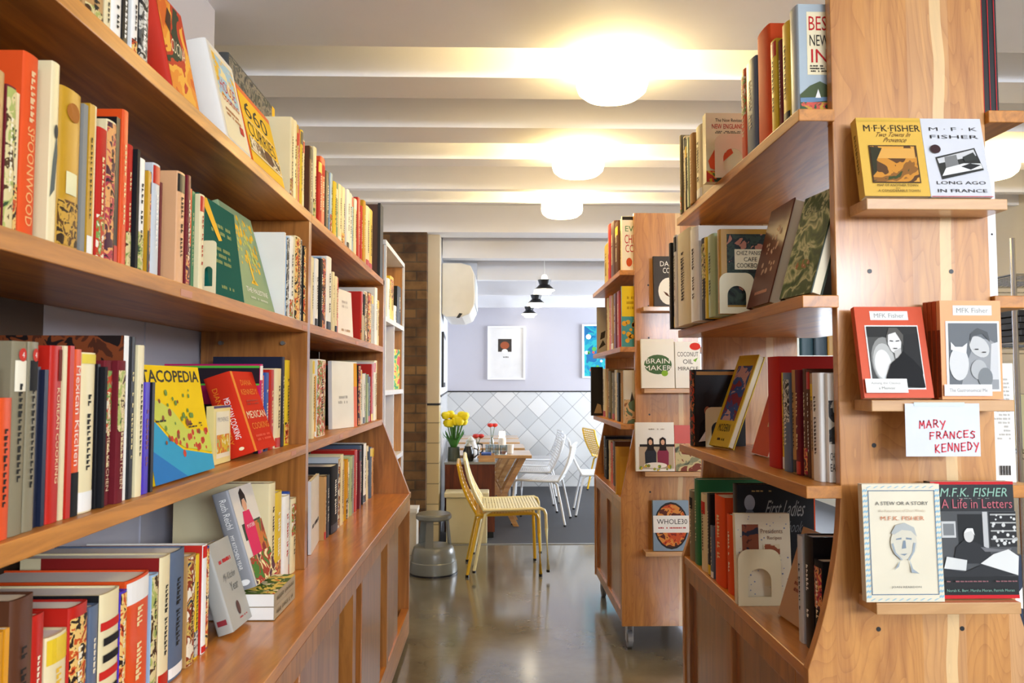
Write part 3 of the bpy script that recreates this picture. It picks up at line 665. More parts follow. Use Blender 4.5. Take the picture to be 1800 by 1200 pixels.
og = matte('e8861c'); f.rect(0, 0, .09, 1, og); f.text('DIANA', .3, .82, .75, .89, og); f.text('KENNEDY', .2, .7, .9, .77, og); f.text('MEXICAN', .14, .4, .95, .49, crm); f.text('COOKING', .2, .26, .95, .34, og); f.scrib(.25, .56, .8, .64, matte('a82c18'), 2); f.scrib(.2, .1, .85, .2, matte('e05030'), 2)
s_.text('MEXICAN COOKING', .5, .2, .72, .7, whi, turn=1); s_.text('DIANA KENNEDY', .2, .15, .4, .85, og, turn=1); s_.ell(.6, .08, .1, .02, crm)
gM = lambda x, y, z: Matrix(((1, 0, 0, x), (0, 0, -1, y), (0, 1, 0, z), (0, 0, 0, 1)))
for k, lb in ((0, 'lower'), (1, 'upper')):
    r_, f, s_, b_ = bookM(lb+' of two thick cookbooks lying flat on the worktop, beige spines outwards', gM(-.50, 1.965, .701+.015+k*.0295), .029, .18, .15, gloss('a89a7e'), False, 'two cookbooks lying flat on the worktop', PAGEW)
    s_.scrib(.3, .1, .7, .9, matte('7a6e58'), turn=1, seed=k)
    if k: f.rect(.0, .0, 1, 1, pic(['c83a24', 'e8d06a', '4a6a2c', 'e8dcc0'], 22))
gry = gloss('a9a69c')
r_, f, s_, b_ = facing('thick grey food writing book leaning back on the worktop before the stack', (411, 1110), (443, 1083), (366, 958), .70, .035, gry, True)
f.scrib(.2, .72, .8, .8, red, 1, seed=1); f.text('My Kitchen', .2, .52, .8, .62, matte('6a6a66'), slant=.1); f.text('Year', .4, .4, .8, .5, matte('6a6a66')); f.ell(.5, .2, .08, .08, matte('5a3a34')); f.scrib(.4, .07, .8, .1, red, 1); s_.rect(.2, .1, .8, .16, matte('8a2a30'))
r_, f, s_, b_ = facing('food writing book with photo of cook in pink dress leaning above flat stack', (450, 1030), (486, 1004), (401, 861), .7605, .04, gloss('8e8f92'), True)
f.rect(0, 0, 1, 1, matte('dcd4c8'), 'photo'); f.rect(.12, .45, .95, .62, matte('3c4438')); f.rect(.55, .2, 1, .6, pic(['5a6a30', 'c8702a', '8a2a20', '2c3020'], 22)); f.poly([(.24, .1), (.62, .1), (.66, .58), (.58, .74), (.3, .74), (.2, .55)], matte('d8285c')); f.ell(.44, .8, .09, .065, matte('d8a080')); f.poly([(.32, .78), (.34, .94), (.46, .98), (.56, .9), (.56, .8), (.5, .87), (.38, .86)], matte('2a1c18')); f.rect(.05, .0, 1, .28, pic(['d8b82a', '4a7a2c', 'a83a24', 'e8dca0', '5a2a3a'], 24, seed=2)); f.text('MY KITCHEN', .3, .56, .62, .6, whi)
s_.text('Ruth Reichl', .35, .62, .75, .92, whi, turn=1); s_.text('MY KITCHEN YEAR', .4, .2, .62, .55, whi, turn=1); s_.ell(.5, .07, .3, .03, whi)
r_, f, s_, b_ = facing('white cookbook leaning between pale books and red cover, second shelf, far bay', (594, 586), (621, 592), (590, 505), 1.415, .012, gloss('ece6e2'), False, xs=(-.60, -.575))
f.scrib(.2, .1, .8, .2, matte('c8a88c'), 1); f.scrib(.3, .6, .7, .8, matte('c8c0c0'), 2)
bookend('cream arched bookend plate before the red cover, second shelf, far bay', Matrix.Translation((at(613, 575, y=3.262).x, 3.262, 1.4155)), .066, .115)
r_, f, s_, b_ = facing('white cookbook with coral edge leaning on the third shelf, far bay', (584, 748), (628, 741), (583, 634), 1.06, .016, gloss('efefec'), False, xs=(-.62, -.56))
f.rect(.86, 0, 1, .62, matte('e8806a')); f.rect(.86, .62, 1, .98, matte('eaa82a')); f.scrib(.2, .35, .6, .5, matte('b8b8b8'), 2)
r_, f, s_, b_ = facing('white booklet leaning against the divider on the worktop, far bay', (547, 968), (561, 938), (547, 846), .70, .01, gloss('dedad6'), False, xs=(-.575, -.60))
f.scrib(.1, .3, .9, .4, ink, 1)
bb = thing('storage_box', 'large black and brown box file at the far end of the left bookcase top', 'box', (-.67, 3.74, 1.7455))
part('box_body', plain('50352a', .6), bb, (-.82, -.566, 3.685, 3.76, 1.746, 2.10)); part('box_lid', plain('1a1c22', .5), bb, (-.566, -.553, 3.682, 3.775, 1.746, 2.105), (-.82, -.566, 3.7605, 3.775, 1.746, 2.105), label='black outer lid')
# ------------------------------------------------------------------ small bookcase by the brick pier
W_EDGE = plain('e4e6ec', .4)
SB = thing('bookcase', 'white-edged wooden bookcase between the left bookcase and the brick pier', 'bookcase', (-.7, 4.2, 0))
sx0, sx1, sa, sb = -.86, -.55, 3.86, 4.66
part('side_panel', W_LIGHT, SB, (sx0, sx1-.012, sa, sa+.02, .02, 1.935), (sx0, sx1-.012, sb-.02, sb, .02, 1.935))
part('back_panel', W_LIGHT, SB, (sx0-.008, sx0-.001, sa, sb, .02, 1.935))
part('edge_trim', W_EDGE, SB, (sx1-.012, sx1, sa, sa+.02, .02, 1.935), label='white edging of the side panel')
part('edge_trim', W_EDGE, SB, (sx1-.012, sx1, sb-.02, sb, .02, 1.935), label='white edging of the side panel')
part('top_board', W_EDGE, SB, (sx0, sx1, sa-.005, sb+.003, 1.936, 1.96), label='white top board')
for z in (.06, .42, .83, 1.20, 1.575): part('shelf', W_EDGE, SB, (sx0, sx1-.001, sa+.021, sb-.021, z-.025, z), label='white-edged shelf')
part('divider', W_EDGE, SB, (sx0, sx1-.004, 4.22, 4.238, .8305, 1.174), (sx0, sx1-.004, 4.22, 4.238, 1.2005, 1.549), label='white upright divider')
part('base', BLACK, SB, (sx0+.02, sx1-.03, sa+.01, sb-.01, .001, .02))
row("shelf of white-edged bookcase", 'books on the upper shelf of the white-edged bookcase', 1, -.57, 1.575, 1.935, "676,680,487,Y 681,685,490,Wq 686,692,487,Yx 693,697,538,W 698,704,505,K")
facing('green picture book with red and yellow artwork on the white-edged bookcase', (678, 672), (702, 671), (679, 612), 1.20, .012, pic(['1f7a3c', '46b04a', 'e8c820', 'd8341c'], 22, seed=2), xs=(-.62, -.565))

# ------------------------------------------------------------------ mobile double-sided bookcases on the right
def prof(curve):
    c = .81; pts = []
    for i in range(13):
        t = i/12; z = 1.05-(.35)*t; hw = .151+.07*(t**1.9 if curve else t)
        pts.append((hw, z))
    return pts
def mobile(y0, label, curve, seedz=0):
    r = thing('bookcase', label, 'bookcase', (.81, y0+.5, 0))
    y1 = y0+1.0; c = .81; pb = .114; top = 2.045
    P = prof(curve)
    out = [(c-.221, pb), (c+.221, pb)]+[(c+h, z) for h, z in P[::-1]]+[(c+.151, top), (c-.151, top)]+[(c-h, z) for h, z in P]
    # the panels stop at the boards: each board is notched round them
    for y in (y0+.012, y1-.032):
        bm = bmesh.new(); prism(bm, out, y, y+.022, 'y'); mk('end_panel', bm, W_PANEL, r, origin=r.location, bevel=.0015)
    a, b = y0, y1; n0, n1 = y0+.0345, y1-.0325
    def board(z, th, mat, name, x0=.588, x1=1.032, hw=.1515):
        bm = bmesh.new()
        pts = [(x0, a), (c-hw, a), (c-hw, n0), (c+hw, n0), (c+hw, a), (x1, a), (x1, b), (c+hw, b), (c+hw, n1), (c-hw, n1), (c-hw, b), (x0, b)]
        prism(bm, pts, z-th, z); mk(name, bm, mat, r, origin=r.location, bevel=.0015)
    for z in (1.77, 1.407): board(z, .024, W_SHELF, 'shelf')
    board(1.045, .024, W_SHELF, 'shelf', hw=.1535)
    part('worktop', W_TOP, r, (.591, 1.029, n0, n1, .676, .70), bevel=.002)
    # cupboard below
    part('cupboard', W_DARK, r, (.63, .99, n0, n1, .12, .675))
    for x0, x1 in ((.593, .629), (.991, 1.027)):
        part('face_frame', W_UP, r, (x0, x1, n0, n0+.05, .12, .675), (x0, x1, n1-.05, n1, .12, .675), (x0, x1, n0+.05, n1-.05, .63, .675), (x0, x1, n0+.05, n1-.05, .12, .17), (x0, x1, y0+.50, y0+.54, .17, .63), bevel=.002)
        xm = (x0+x1)/2
        part('cabinet_door', W_DOOR, r, (xm-.006, xm+.006, n0+.05, y0+.50, .17, .63)); part('cabinet_door', W_DOOR, r, (xm-.006, xm+.006, y0+.54, n1-.05, .17, .63))
    part('base_board', W_UP, r, (.60, 1.02, n0, n1, .1145, .1195))
    holes = bmesh.new()
    for px in (.725, .885):
        for z in (1.455, 1.12, .775):
            if curve: 
                bm = bmesh.new(); lathe(bm, [(0, 0), (.0045, 0), (.0045, .0006), (0, .0006)], 12)
                bmesh.ops.rotate(bm, matrix=Matrix.Rotation(radians(90), 3, 'X'), verts=bm.verts); bmesh.ops.translate(bm, vec=(px, y0+.0118, z), verts=bm.verts)
                mk('peg_hole', bm, BLACK, r, origin=r.location)
    if not curve:
        for z in (1.70, 1.60, 1.45, 1.09, .73, .44):
            bm = bmesh.new(); lathe(bm, [(0, 0), (.0045, 0), (.0045, .0006), (0, .0006)], 12)
            bmesh.ops.rotate(bm, matrix=Matrix.Rotation(radians(90), 3, 'X'), verts=bm.verts); bmesh.ops.translate(bm, vec=(.725, y0+.0118, z), verts=bm.verts)
            mk('peg_hole', bm, BLACK, r, origin=r.location)
    holes.free()
    lz = (1.581, 1.208, .843) if curve else (1.592, 1.212, .83, .468)
    for z in lz:
        part('display_ledge', W_LEDGE, r, (.688, .953, y0-.058, y0+.0115, z-.021, z), bevel=.0015)
    for x in (.632, .988):
        for y in (y0+.07, y1-.07):
            bm = bmesh.new(); box(bm, x-.03, x+.03, y-.03, y+.03, .110, .1135); box(bm, x-.016, x-.012, y-.02, y+.02, .03, .110); box(bm, x+.012, x+.016, y-.02, y+.02, .03, .110)
            tube(bm, [(x-.017, y, .04), (x+.017, y, .04)], .005, 10)
            cs = mk('caster', bm, plain('b9bcc0', .3, .4), r, origin=r.location); cs['label'] = 'chrome swivel caster'
            bm = bmesh.new(); tube(bm, [(x-.011, y, .04), (x+.011, y, .04)], .039, 24)
            for v in bm.verts: v.co -= r.location
            wh = mk('wheel', bm, plain('8d9094', .4), cs)
    return r
U1 = mobile(1.45, 'double-sided cherry bookcase on the right with author display ledges, nearest the camera', True)
U2 = mobile(3.59, 'smaller-looking cherry bookcase on casters behind the right one, with four display ledges', False)

row("top shelf, right bookcase", 'books along the top of the right bookcase', -1, .602, 1.77, 2.2,
    "1382,1396,28,YRD 1374,1381,60,V 1362,1373,62,YD 1336,1361,46,Oz 1315,1335,103,sD 1303,1313,122,Ox", lim=(1.535, 2.2))
row("top shelf far end, right bookcase", 'books along the top of the right bookcase', -1, .588, 1.77, 2.2,
    "1222,1232,222,CD 1214,1221,236,T 1209,1213,242,g 1205,1208,245,K 1200,1204,240,C 1196,1199,238,k", lim=(2.04, 2.414))
row("second shelf, right bookcase", 'books on the second shelf of the right bookcase', -1, .556, 1.407, 1.74,
    "1244,1256,413,gd 1238,1243,418,Y 1229,1237,420,Kx 1213,1228,403,WF 1187,1212,410,CD 1181,1186,418,W 1177,1180,425,S 1172,1176,432,K", lim=(1.89, 2.414))
row("third shelf, right bookcase", 'books on the third shelf of the right bookcase', -1, .642, 1.045, 1.38,
    "1440,1456,655,WD 1433,1439,656,Td 1425,1432,650,NDw 1416,1424,648,N 1406,1415,650,Vc 1403,1405,652,D 1394,1402,650,Td 1380,1393,655,sx 1374,1379,655,Y 1350,1372,627,RXDz", lim=(1.503, 2.2))
row("worktop, right bookcase", 'books on the worktop of the right bookcase', -1, .605, .70, 1.01,
    "1279,1289,905,O 1258,1275,872,ODc 1251,1256,925,s 1245,1250,868,K 1234,1243,868,C 1222,1229,842,GD 1214,1221,862,kD", lim=(1.965, 2.414))
row("top shelf, far right bookcase", 'books along the top of the far right bookcase', -1, .61, 1.77, 2.2,
    "1090,1093,385,C 1083,1089,390,N 1075,1082,391,Na 1070,1074,395,R 1062,1069,430,YDF", lim=(3.66, 4.5))
row("second shelf, far right bookcase", 'books on the second shelf of the far right bookcase', -1, .625, 1.407, 1.74,
    "1086,1091,512,RD 1080,1085,516,V 1075,1079,520,T 1070,1074,520,O 1066,1069,524,C")
row("third shelf, far right bookcase", 'books on the third shelf of the far right bookcase', -1, .62, 1.045, 1.38,
    "1090,1094,652,T 1085,1089,655,K 1080,1084,650,C 1075,1079,655,S 1070,1074,652,k 1066,1069,648,T 1061,1065,648,C")
row("worktop, far right bookcase", 'books on the worktop of the far right bookcase', -1, .63, .70, 1.01,
    "1078,1082,775,N 1073,1077,778,O 1069,1072,774,C 1065,1068,772,K 1061,1064,766,D")

# ---- books whose covers show, right side
r_, f, s_, b_ = upright('pale blue-grey New England guide, cover facing out, at near end of right bookcase top', 1405, 1463, 8, 1.487, 1.77, .04, gloss('a9b6bd'), True)
f.rect(.24, .36, 1, .93, crm); f.text('BES', .3, .76, .85, .89, red); f.text('NEW', .32, .62, .9, .72, ink); f.text('IN', .36, .47, .85, .59, red); f.scrib(.3, .38, .95, .45, ink, 3)
f.poly([(0, .18), (.3, .26), (.6, .3), (1, .24), (1, .12), (0, .1)], matte('4f5b3c')); f.poly([(0, .1), (1, .13), (1, .16), (0, .15)], matte('6f8ba8')); f.rect(0, 0, 1, .11, pic(['5b6f2e', 'c9a83a', 'd0584a', '3c5a34'], 50)); f.poly([(.45, .15), (.62, .15), (.54, .23)], whi)
r_, f, s_, b_ = upright('cream New England cookbook with red lobsters, cover facing the aisle, right bookcase top', 1241, 1309, 199, 2.0, 1.77, .03, gloss('e8dcae'), False)
f.text('The New Revised', .25, .87, .95, .92, ink); f.text('NEW ENGLAND', .16, .77, .98, .84, red); f.scrib(.2, .7, .9, .74, ink, 2); f.poly([(.05, .3), (.25, .5), (.5, .42), (.62, .52), (.7, .42), (.45, .3), (.3, .15), (.1, .2)], matte('e0582a')); f.rect(0, 0, .6, .16, pic(['5c7a30', 'd8b030', 'c84028', '2c4a3a'], 40))
M = Matrix.Translation((at(1262, 300, y=1.93).x, 1.955, 1.7705)); bookend('cream arched bookend plate on right bookcase top shelf, before the lobster cover', M, .095, .115)
# second shelf
r_, f, s_, b_ = upright('ochre cafe cookbook with dark floral cover and cream title box, second shelf, right bookcase', 1268, 1352, 403, 1.858, 1.407, .026, gloss('b98a35'), True)
f.rect(.12, .1, .97, .94, pic(['20241f', '2f3a30', '39463a', '2a3230', 'b87a60'], 26)); f.rect(.28, .52, .93, .76, crm)
f.text('CHEZ PANISSE', .32, .69, .9, .74, ink); f.text('CAFE', .47, .615, .75, .665, ink); f.text('COOKBOOK', .32, .54, .9, .595, ink)
M = Matrix.Translation((at(1265, 520, y=1.852).x, 1.852, 1.4075)); bookend('cream arched bookend plate before the ochre cafe cookbook, right bookcase', M, .085, .1)
g = 'face-out books leaning on the second shelf of the right bookcase'
r_, f, s_, b_ = facing('brown cookbook with pale script cover leaning back, second shelf of right bookcase', (1312, 536), (1350, 538), (1356, 372), 1.407, .03, gloss('6d3a26'), True, g, xs=(.60, .60))
f.dots(26, .25, .3, .8, .8, .006, matte('d8b898'), seed=4); f.scrib(.2, .1, .8, .16, matte('e0a080'), 1, seed=9)
r_, f, s_, b_ = facing('cookbook with forest garden table photograph leaning back, second shelf of right bookcase', (1370, 524), (1425, 512), (1416, 350), 1.407, .025, gloss('23301f'), True, g, xs=(.60, .617))
f.rect(.0, .0, 1, 1, pic(['16201a', '34482a', '5a6a3a', 'c8c490', '4a5a34'], 22, crisp=False)); f.text('GARDENS', .12, .8, .9, .9, matte('5d6548')); f.ell(.5, .3, .22, .05, pic(['d8c8a0', 'a86840', '6a7a3a'], 60))
r_, f, s_, b_ = facing('dark cookbook mostly hidden by the end panel, leaning on second shelf, right bookcase', (1442, 508), (1472, 505), (1468, 380), 1.407, .03, gloss('22201e'), True, g, xs=(.68, .68))
# third shelf
r_, f, s_, b_ = facing('yellow cookbook with blue and purple painting leaning back, third shelf, right bookcase', (1246, 775), (1279, 783), (1300, 625), 1.045, .022, gloss('d8b826'), True, xs=(.64, .665))
f.rect(.14, .28, .88, .88, pic(['5a4a8a', '8a3848', '3a5a9a', 'c8a0a0'], 20)); f.text('MODERN', .2, .16, .8, .24, ink); f.scrib(.3, .05, .7, .1, ink, 1)
r_, f, s_, b_ = upright('dark cookbook with chef photograph and floral spine, far end of third shelf, right bookcase', 1222, 1310, 650, 2.335, 1.045, .055, gloss('1a1716'), True)
s_.rect(.02, .01, .98, .99, pic(['2a3a28', 'b83a1c', '1c2420', 'c8703a'], 30), 'spine_picture')
f.rect(.03, .93, .97, .975, matte('c89858')); f.poly([(.05, .05), (.3, .05), (.36, .28), (.25, .4), (.1, .3)], matte('0c0c0e')); f.ell(.24, .46, .06, .06, matte('b87050')); f.poly([(.06, .06), (.2, .2), (.3, .08)], whi)
M = Matrix.Translation((at(1240, 745, y=2.325).x, 2.325, 1.0455)); bookend('cream arched bookend plate behind the yellow leaning cookbook, right bookcase', M, .08, .12)
r_, f, s_, b_ = facing('orange cookbook leaning behind the red patterned spine, third shelf, right bookcase', (1321, 795), (1349, 806), (1352, 690), 1.045, .012, gloss('d8481c'), False, xs=(.70, .70))
f.rect(.5, .45, .85, .7, matte('e8d0a0'))
r_, f, s_, b_ = upright('white cookbook with black photo, cover facing out, near end of third shelf, right bookcase', 1457, 1520, 657, 1.49, 1.045, .012, gloss('efe9dc'), True)
f.rect(0, .35, .35, .75, pic(['141414', '3a3a3a', 'c8c0b0'], 30)); f.text('CH', .02, .2, .14, .27, ink); f.text('EA', .02, .1, .16, .17, ink)
# worktop
r_, f, s_, b_ = upright('large black cookbook with silver script title, standing on right bookcase worktop', 1297, 1432, 852, 1.93, .70, .03, gloss('121419'), True)
f.text('First Ladies', .38, .72, .88, .86, matte('9a9a98'), slant=.06); f.text('Cookbook', .45, .58, .85, .68, matte('6a6c70'), slant=.05); f.ell(.16, .84, .07, .07, matte('9aa0ac')); f.poly([(.04, .6), (.3, .6), (.25, .72), (.19, .78), (.12, .78), (.07, .7)], matte('5d6470')); f.scrib(.15, .93, .5, .955, matte('a8905c'), 1)
r_, f, s_, b_ = upright('cream presidential recipe book with seated portrait on right bookcase worktop', 1295, 1392, 905, 1.885, .70, .018, gloss('e6dabc'), False, tilt=.05)
for i, (a, b) in enumerate([(x*.11+.06, y*.06+.05) for x in range(9) for y in range(16) if (x in (0, 8) or y in (0, 15, 14))][:40]): pass
f.dots(60, .04, .04, .96, .97, .0016, matte('7a86a8'), seed=3); f.rect(.12, .56, .42, .88, pic(['5a2c20', '8a4a30', '2c2c3c'], 20)); f.text('Presidents', .46, .78, .86, .83, matte('8a6a58')); f.text('Recipes', .58, .7, .84, .75, matte('8a6a58')); f.rect(.5, .2, .8, .66, pic(['c88a5a', '9a5030', 'e0d0a8'], 18, seed=2))
M = Matrix.Translation((at(1297, 980, y=1.875).x, 1.875, .7005)); bookend('cream arched bookend plate before the presidential recipe book, right worktop', M, .105, .135)
r_, f, s_, b_ = facing('tan book with red stamp leaning back near the curved end panel, right worktop', (1367, 1078), (1408, 1106), (1412, 925), .70, .01, gloss('c49a72'), False)
f.scrib(.3, .3, .8, .5, matte('8a4a3a'), 3, seed=5)
row("worktop near end, right bookcase", 'books at the near end of the right worktop', -1, .64, .70, 1.01, "1432,1446,985,KRx 1414,1428,942,KDw 1403,1412,942,ed", lim=(1.49, 1.75))
for i, (x0, z0, hx, nm) in enumerate(((.84, 1.407, 'b8c0b0', 0),)): pass

# far right bookcase covers
r_, f, s_, b_ = upright('white vegetable cookbook cover facing out on top of far right bookcase', 1094, 1120, 380, 3.63, 1.77, .02, gloss('efe6d0'), True)
f.text('EV', .2, .72, .75, .82, matte('3c7a3c')); f.text('CHE', .15, .5, .85, .66, red); f.text('CO', .2, .34, .8, .48, red); f.ell(.45, .16, .2, .08, matte('c8501e')); f.rect(0, .93, 1, .99, ink)
r_, f, s_, b_ = upright('yellow and teal cookbook cover facing out on second shelf, far right bookcase', 1093, 1120, 503, 3.63, 1.407, .02, gloss('3f8f8f'), False)
f.rect(0, .5, 1, 1, matte('e8c824')); f.dots(14, .1, .05, .9, .45, .012, matte('d8a02a'), seed=2); f.scrib(.3, .6, .8, .85, matte('b08a10'), 3)
r_, f, s_, b_ = upright('grey cookbook cover facing out at far end of second shelf, far right bookcase', 1050, 1066, 540, 4.52, 1.407, .02, gloss('9a948c'), True)
f.poly([(.3, .3), (.8, .35), (.9, .5), (.4, .45)], ink); f.poly([(.1, .1), (.9, .2), (.6, .3)], ink)
r_, f, s_, b_ = upright('pale landscape cookbook cover facing out on third shelf, far right bookcase', 1097, 1122, 651, 3.63, 1.045, .02, gloss('cfc6b4'), True)
f.rect(0, 0, 1, .45, pic(['8a5a34', 'c8a070', '5a6a4a'], 20)); f.poly([(.4, .4), (.55, .6), (.7, .45)], matte('3a3028'))
r_, f, s_, b_ = upright('black cookbook cover facing out at far end of third shelf, far right bookcase', 1040, 1060, 645, 4.50, 1.045, .03, gloss('1c1714'), True)
f.poly([(.2, .05), (.9, .05), (.8, .22), (.5, .25)], matte('a08868'))
r_, f, s_, b_ = upright('mustard yellow cookbook standing on far right bookcase worktop', 1084, 1122, 786, 3.72, .70, .03, gloss('c79a34'), True)
f.rect(.16, .05, .9, .8, matte('cfa540'))
# display ledges of the far right bookcase
y2 = 3.546
r_, f, s_, b_ = upright('dark cookbook with white label on highest ledge, far right bookcase', 1150, 1196, 450, y2, 1.592, .02, gloss('3a332e'), True, tilt=.06)
f.text('DAL', .25, .8, .7, .9, whi); f.text('CO', .35, .66, .62, .77, whi); f.ell(.56, .3, .4, .27, whi); f.poly([(.35, .3), (.5, .26), (.6, .18), (.45, .22)], matte('5a3420'))
r_, f, s_, b_ = upright('white diet book with green leafy brain on its cover, far right bookcase', 1128, 1186, 596, y2, 1.212, .018, gloss('eeeae0'), True, tilt=.06)
f.ell(.5, .48, .42, .2, matte('4a6a44')); f.ell(.7, .3, .1, .06, matte('8ab83a')); f.text('BRAIN', .14, .5, .86, .6, whi); f.text('MAKER', .08, .36, .92, .46, whi)
r_, f, s_, b_ = upright('white diet book with red sticker beside the leafy brain book, far right bookcase', 1188, 1232, 601, y2, 1.212, .02, gloss('edeae2'), True, tilt=.06)
f.text('COCONUT', .08, .68, .92, .78, ink); f.text('OIL', .3, .52, .7, .62, ink); f.text('MIRACLE', .1, .38, .9, .46, ink); f.ell(.8, .9, .22, .08, matte('d83428')); f.poly([(.7, .6), (.9, .66), (.8, .56)], matte('7ab040'))
r_, f, s_, b_ = upright('white cookbook showing two seated women in a kitchen, far right bookcase', 1118, 1186, 743, y2, .83, .02, gloss('ebe6dc'), True, tilt=.06)
f.rect(.1, .5, 1, .55, ink); f.rect(.08, .05, .98, .5, matte('b9a58c'))
for cx, col in ((.38, '2a2c34'), (.7, '8a3048')):
    f.poly([(cx-.14, .1), (cx+.14, .1), (cx+.15, .38), (cx+.06, .5), (cx-.06, .5), (cx-.15, .38)], matte(col)); f.poly([(cx-.09, .42), (cx+.09, .42), (cx+.08, .66), (cx, .7), (cx-.08, .66)], matte('241812')); f.ell(cx, .59, .05, .055, matte('d8a888'))
f.ell(.5, .12, .3, .06, matte('efe6da')); f.scrib(.3, .84, .75, .88, matte('b0a090'), 1); f.dots(14, .1, .02, .9, .12, .007, pic(['c83a1e', '6a9a3a', 'e8b83a'], 60), seed=5)
r_, f, s_, b_ = upright('orange and grey landscape cookbook beside the two women cover, far right bookcase', 1187, 1232, 748, y2, .83, .02, gloss('c9432a'), True, tilt=.06)
f.rect(0, 0, 1, .6, pic(['4c5248', '8a8a6a', 'c8b88a', '7a3a28'], 18))
r_, f, s_, b_ = upright('blue-grey cookbook with stew photograph and white band, lowest ledge, far right bookcase', 1149, 1212, 881, y2, .468, .02, gloss('8298ac'), True, tilt=.06)
f.ell(.5, .5, .48, .47, matte('2c2826')); f.ell(.5, .5, .44, .43, pic(['8a2a14', 'c8501e', 'd88a3a', '5a2414'], 26)); f.rect(0, .36, 1, .7, whi); f.text('WHOLE30', .1, .53, .95, .63, ink); f.scrib(.1, .43, .9, .48, red, 1)

# ---- author display on the near end panel
y1 = 1.45-.026
g = None
T = .19
r_, f, s_, b_ = upright('yellow paperback with Provence landscape painting on the highest ledge', 1519, 1634, 199, 1.396, 1.581, .022, gloss('dcb04a'), False, tilt=T)
f.rect(.0, .95, 1, .975, matte('cfa844')); f.text('M·F·K·FISHER', .1, .82, .98, .905, ink); f.text('Two Towns In', .28, .75, .82, .81, matte('6a4a28'), slant=.05); f.text('Provence', .4, .68, .75, .74, matte('6a4a28'), slant=.05)
f.rect(.14, .16, .88, .64, matte('4a3620')); f.rect(.16, .175, .86, .625, pic(['3a4420', '8a5a24', 'c8862e', '5a3a1c', 'd89a3c'], 16)); f.rect(.18, .47, .84, .6, pic(['c88a34', 'd8a04c'], 10)); f.poly([(.16, .25), (.22, .3), (.24, .45), (.34, .6), (.16, .62)], matte('33301c'))
f.text('MAP OF ANOTHER TOWN', .2, .115, .82, .145, ink); f.text('AND', .47, .085, .54, .1, ink); f.text('A CONSIDERABLE TOWN', .2, .045, .84, .075, ink)
s_.scrib(.3, .3, .7, .85, matte('8a6a28'), turn=1, seed=3, name='spine_lettering')
r_, f, s_, b_ = upright('white paperback with tilted black and white town photograph on the highest ledge', 1635, 1743, 199, 1.398, 1.581, .014, gloss('d0d1d6'), False, tilt=T)
for t, v in (('M · F · K', .84), ('FISHER', .74)): f.text(t, .12, v, .92, v+.045, ink)
for t, v in (('LONG AGO', .16), ('IN FRANCE', .06)): f.text(t, .12, v, .92, v+.04, ink)
Q = [(.16, .5), (.82, .62), (.92, .34), (.22, .22)]
f.poly(Q, matte('33332f')); f.poly([(.18, .48), (.8, .6), (.83, .52), (.2, .42)], matte('c9c9c9')); f.poly([(.3, .36), (.3, .5), (.5, .53), (.52, .4)], matte('7a7a78')); f.poly([(.22, .26), (.3, .36), (.6, .42), (.88, .42), (.9, .36)], matte('e4e4e0')); f.poly([(.55, .38), (.7, .42), (.88, .4), (.7, .34)], matte('2a2a2a')); f.poly([(.6, .5), (.78, .56), (.84, .47), (.62, .44)], matte('3a3c38'))
f.ell(.17, .6, .085, .055, matte('3a2224')); f.rect(0, -.0, 1, .008, red)
r_, f, s_, b_ = upright('red-orange paperback with portrait of woman in black on the middle ledge', 1518, 1640, 536, 1.396, 1.208, .014, gloss('cf4a20'), False, tilt=.2)
grey = matte('9a9a96')
f.rect(.22, .85, .78, .95, matte('e6e4e0'), 'title_label'); f.text('MFK Fisher', .28, .875, .72, .925, grey)
f.rect(.12, .09, .9, .79, whi, 'photo_border'); f.rect(.14, .105, .88, .775, matte('8a8a86'), 'photo'); f.rect(.14, .105, .88, .775, matte('4a4a48')); f.ell(.36, .4, .2, .26, matte('8c8c88')); f.ell(.34, .38, .16, .21, matte('b8b8b4')); f.ell(.32, .36, .12, .16, matte('dededa')); f.rect(.14, .66, .88, .775, matte('2a2a29')); f.poly([(.62, .3), (.88, .25), (.88, .7), (.66, .68)], matte('262626'))
f.ell(.53, .64, .12, .1, matte('6a6864')); f.poly([(.44, .68), (.42, .58), (.46, .5), (.52, .47), (.6, .52), (.62, .6), (.6, .7), (.52, .73)], matte('dcdad6')); f.poly([(.42, .68), (.46, .76), (.58, .76), (.66, .68), (.64, .56), (.6, .64), (.55, .71)], matte('57544f')); f.poly([(.5, .5), (.6, .54), (.6, .44), (.5, .42)], matte('b8b6b2'))
f.poly([(.45, .62), (.5, .615), (.5, .605), (.45, .61)], ink); f.poly([(.54, .615), (.59, .62), (.59, .61), (.54, .605)], ink); f.rect(.49, .525, .545, .535, ink)
f.poly([(.4, .14), (.88, .105), (.86, .3), (.76, .4), (.62, .5), (.54, .43), (.42, .36), (.34, .22), (.3, .12)], matte('0e0e10'))
f.rect(.02, .05, .62, .2, matte('eceae4'), 'title_label'); f.text('Among the Classics', .1, .135, .52, .165, grey); f.text('a Memoir', .2, .085, .44, .115, grey)
for k in range(4):
    y = y1+.012-.0125*k
    xl = 1632+3*k
    lab = 'foremost of four orange paperbacks on the middle ledge, photo of woman with cat' if k == 3 else ['hindmost of four orange paperbacks stacked upright on the middle ledge', 'third from the front of four orange paperbacks on the middle ledge', 'second from the front of four orange paperbacks on the middle ledge'][k]
    r_, f, s_, b_ = upright(lab, 1654-(3-k)*8, 1761, 529+(3-k)*1, y, 1.208, .0115, gloss('eca26a' if k == 3 else 'b8481c'), False, group='orange paperbacks on the middle ledge')
    s_.rect(.1, .02, .9, .7, matte('8a3a1c'), 'spine_band')
f.rect(.21, .85, .85, .95, matte('e6e4e0'), 'title_label'); f.text('MFK Fisher', .27, .875, .79, .925, grey)
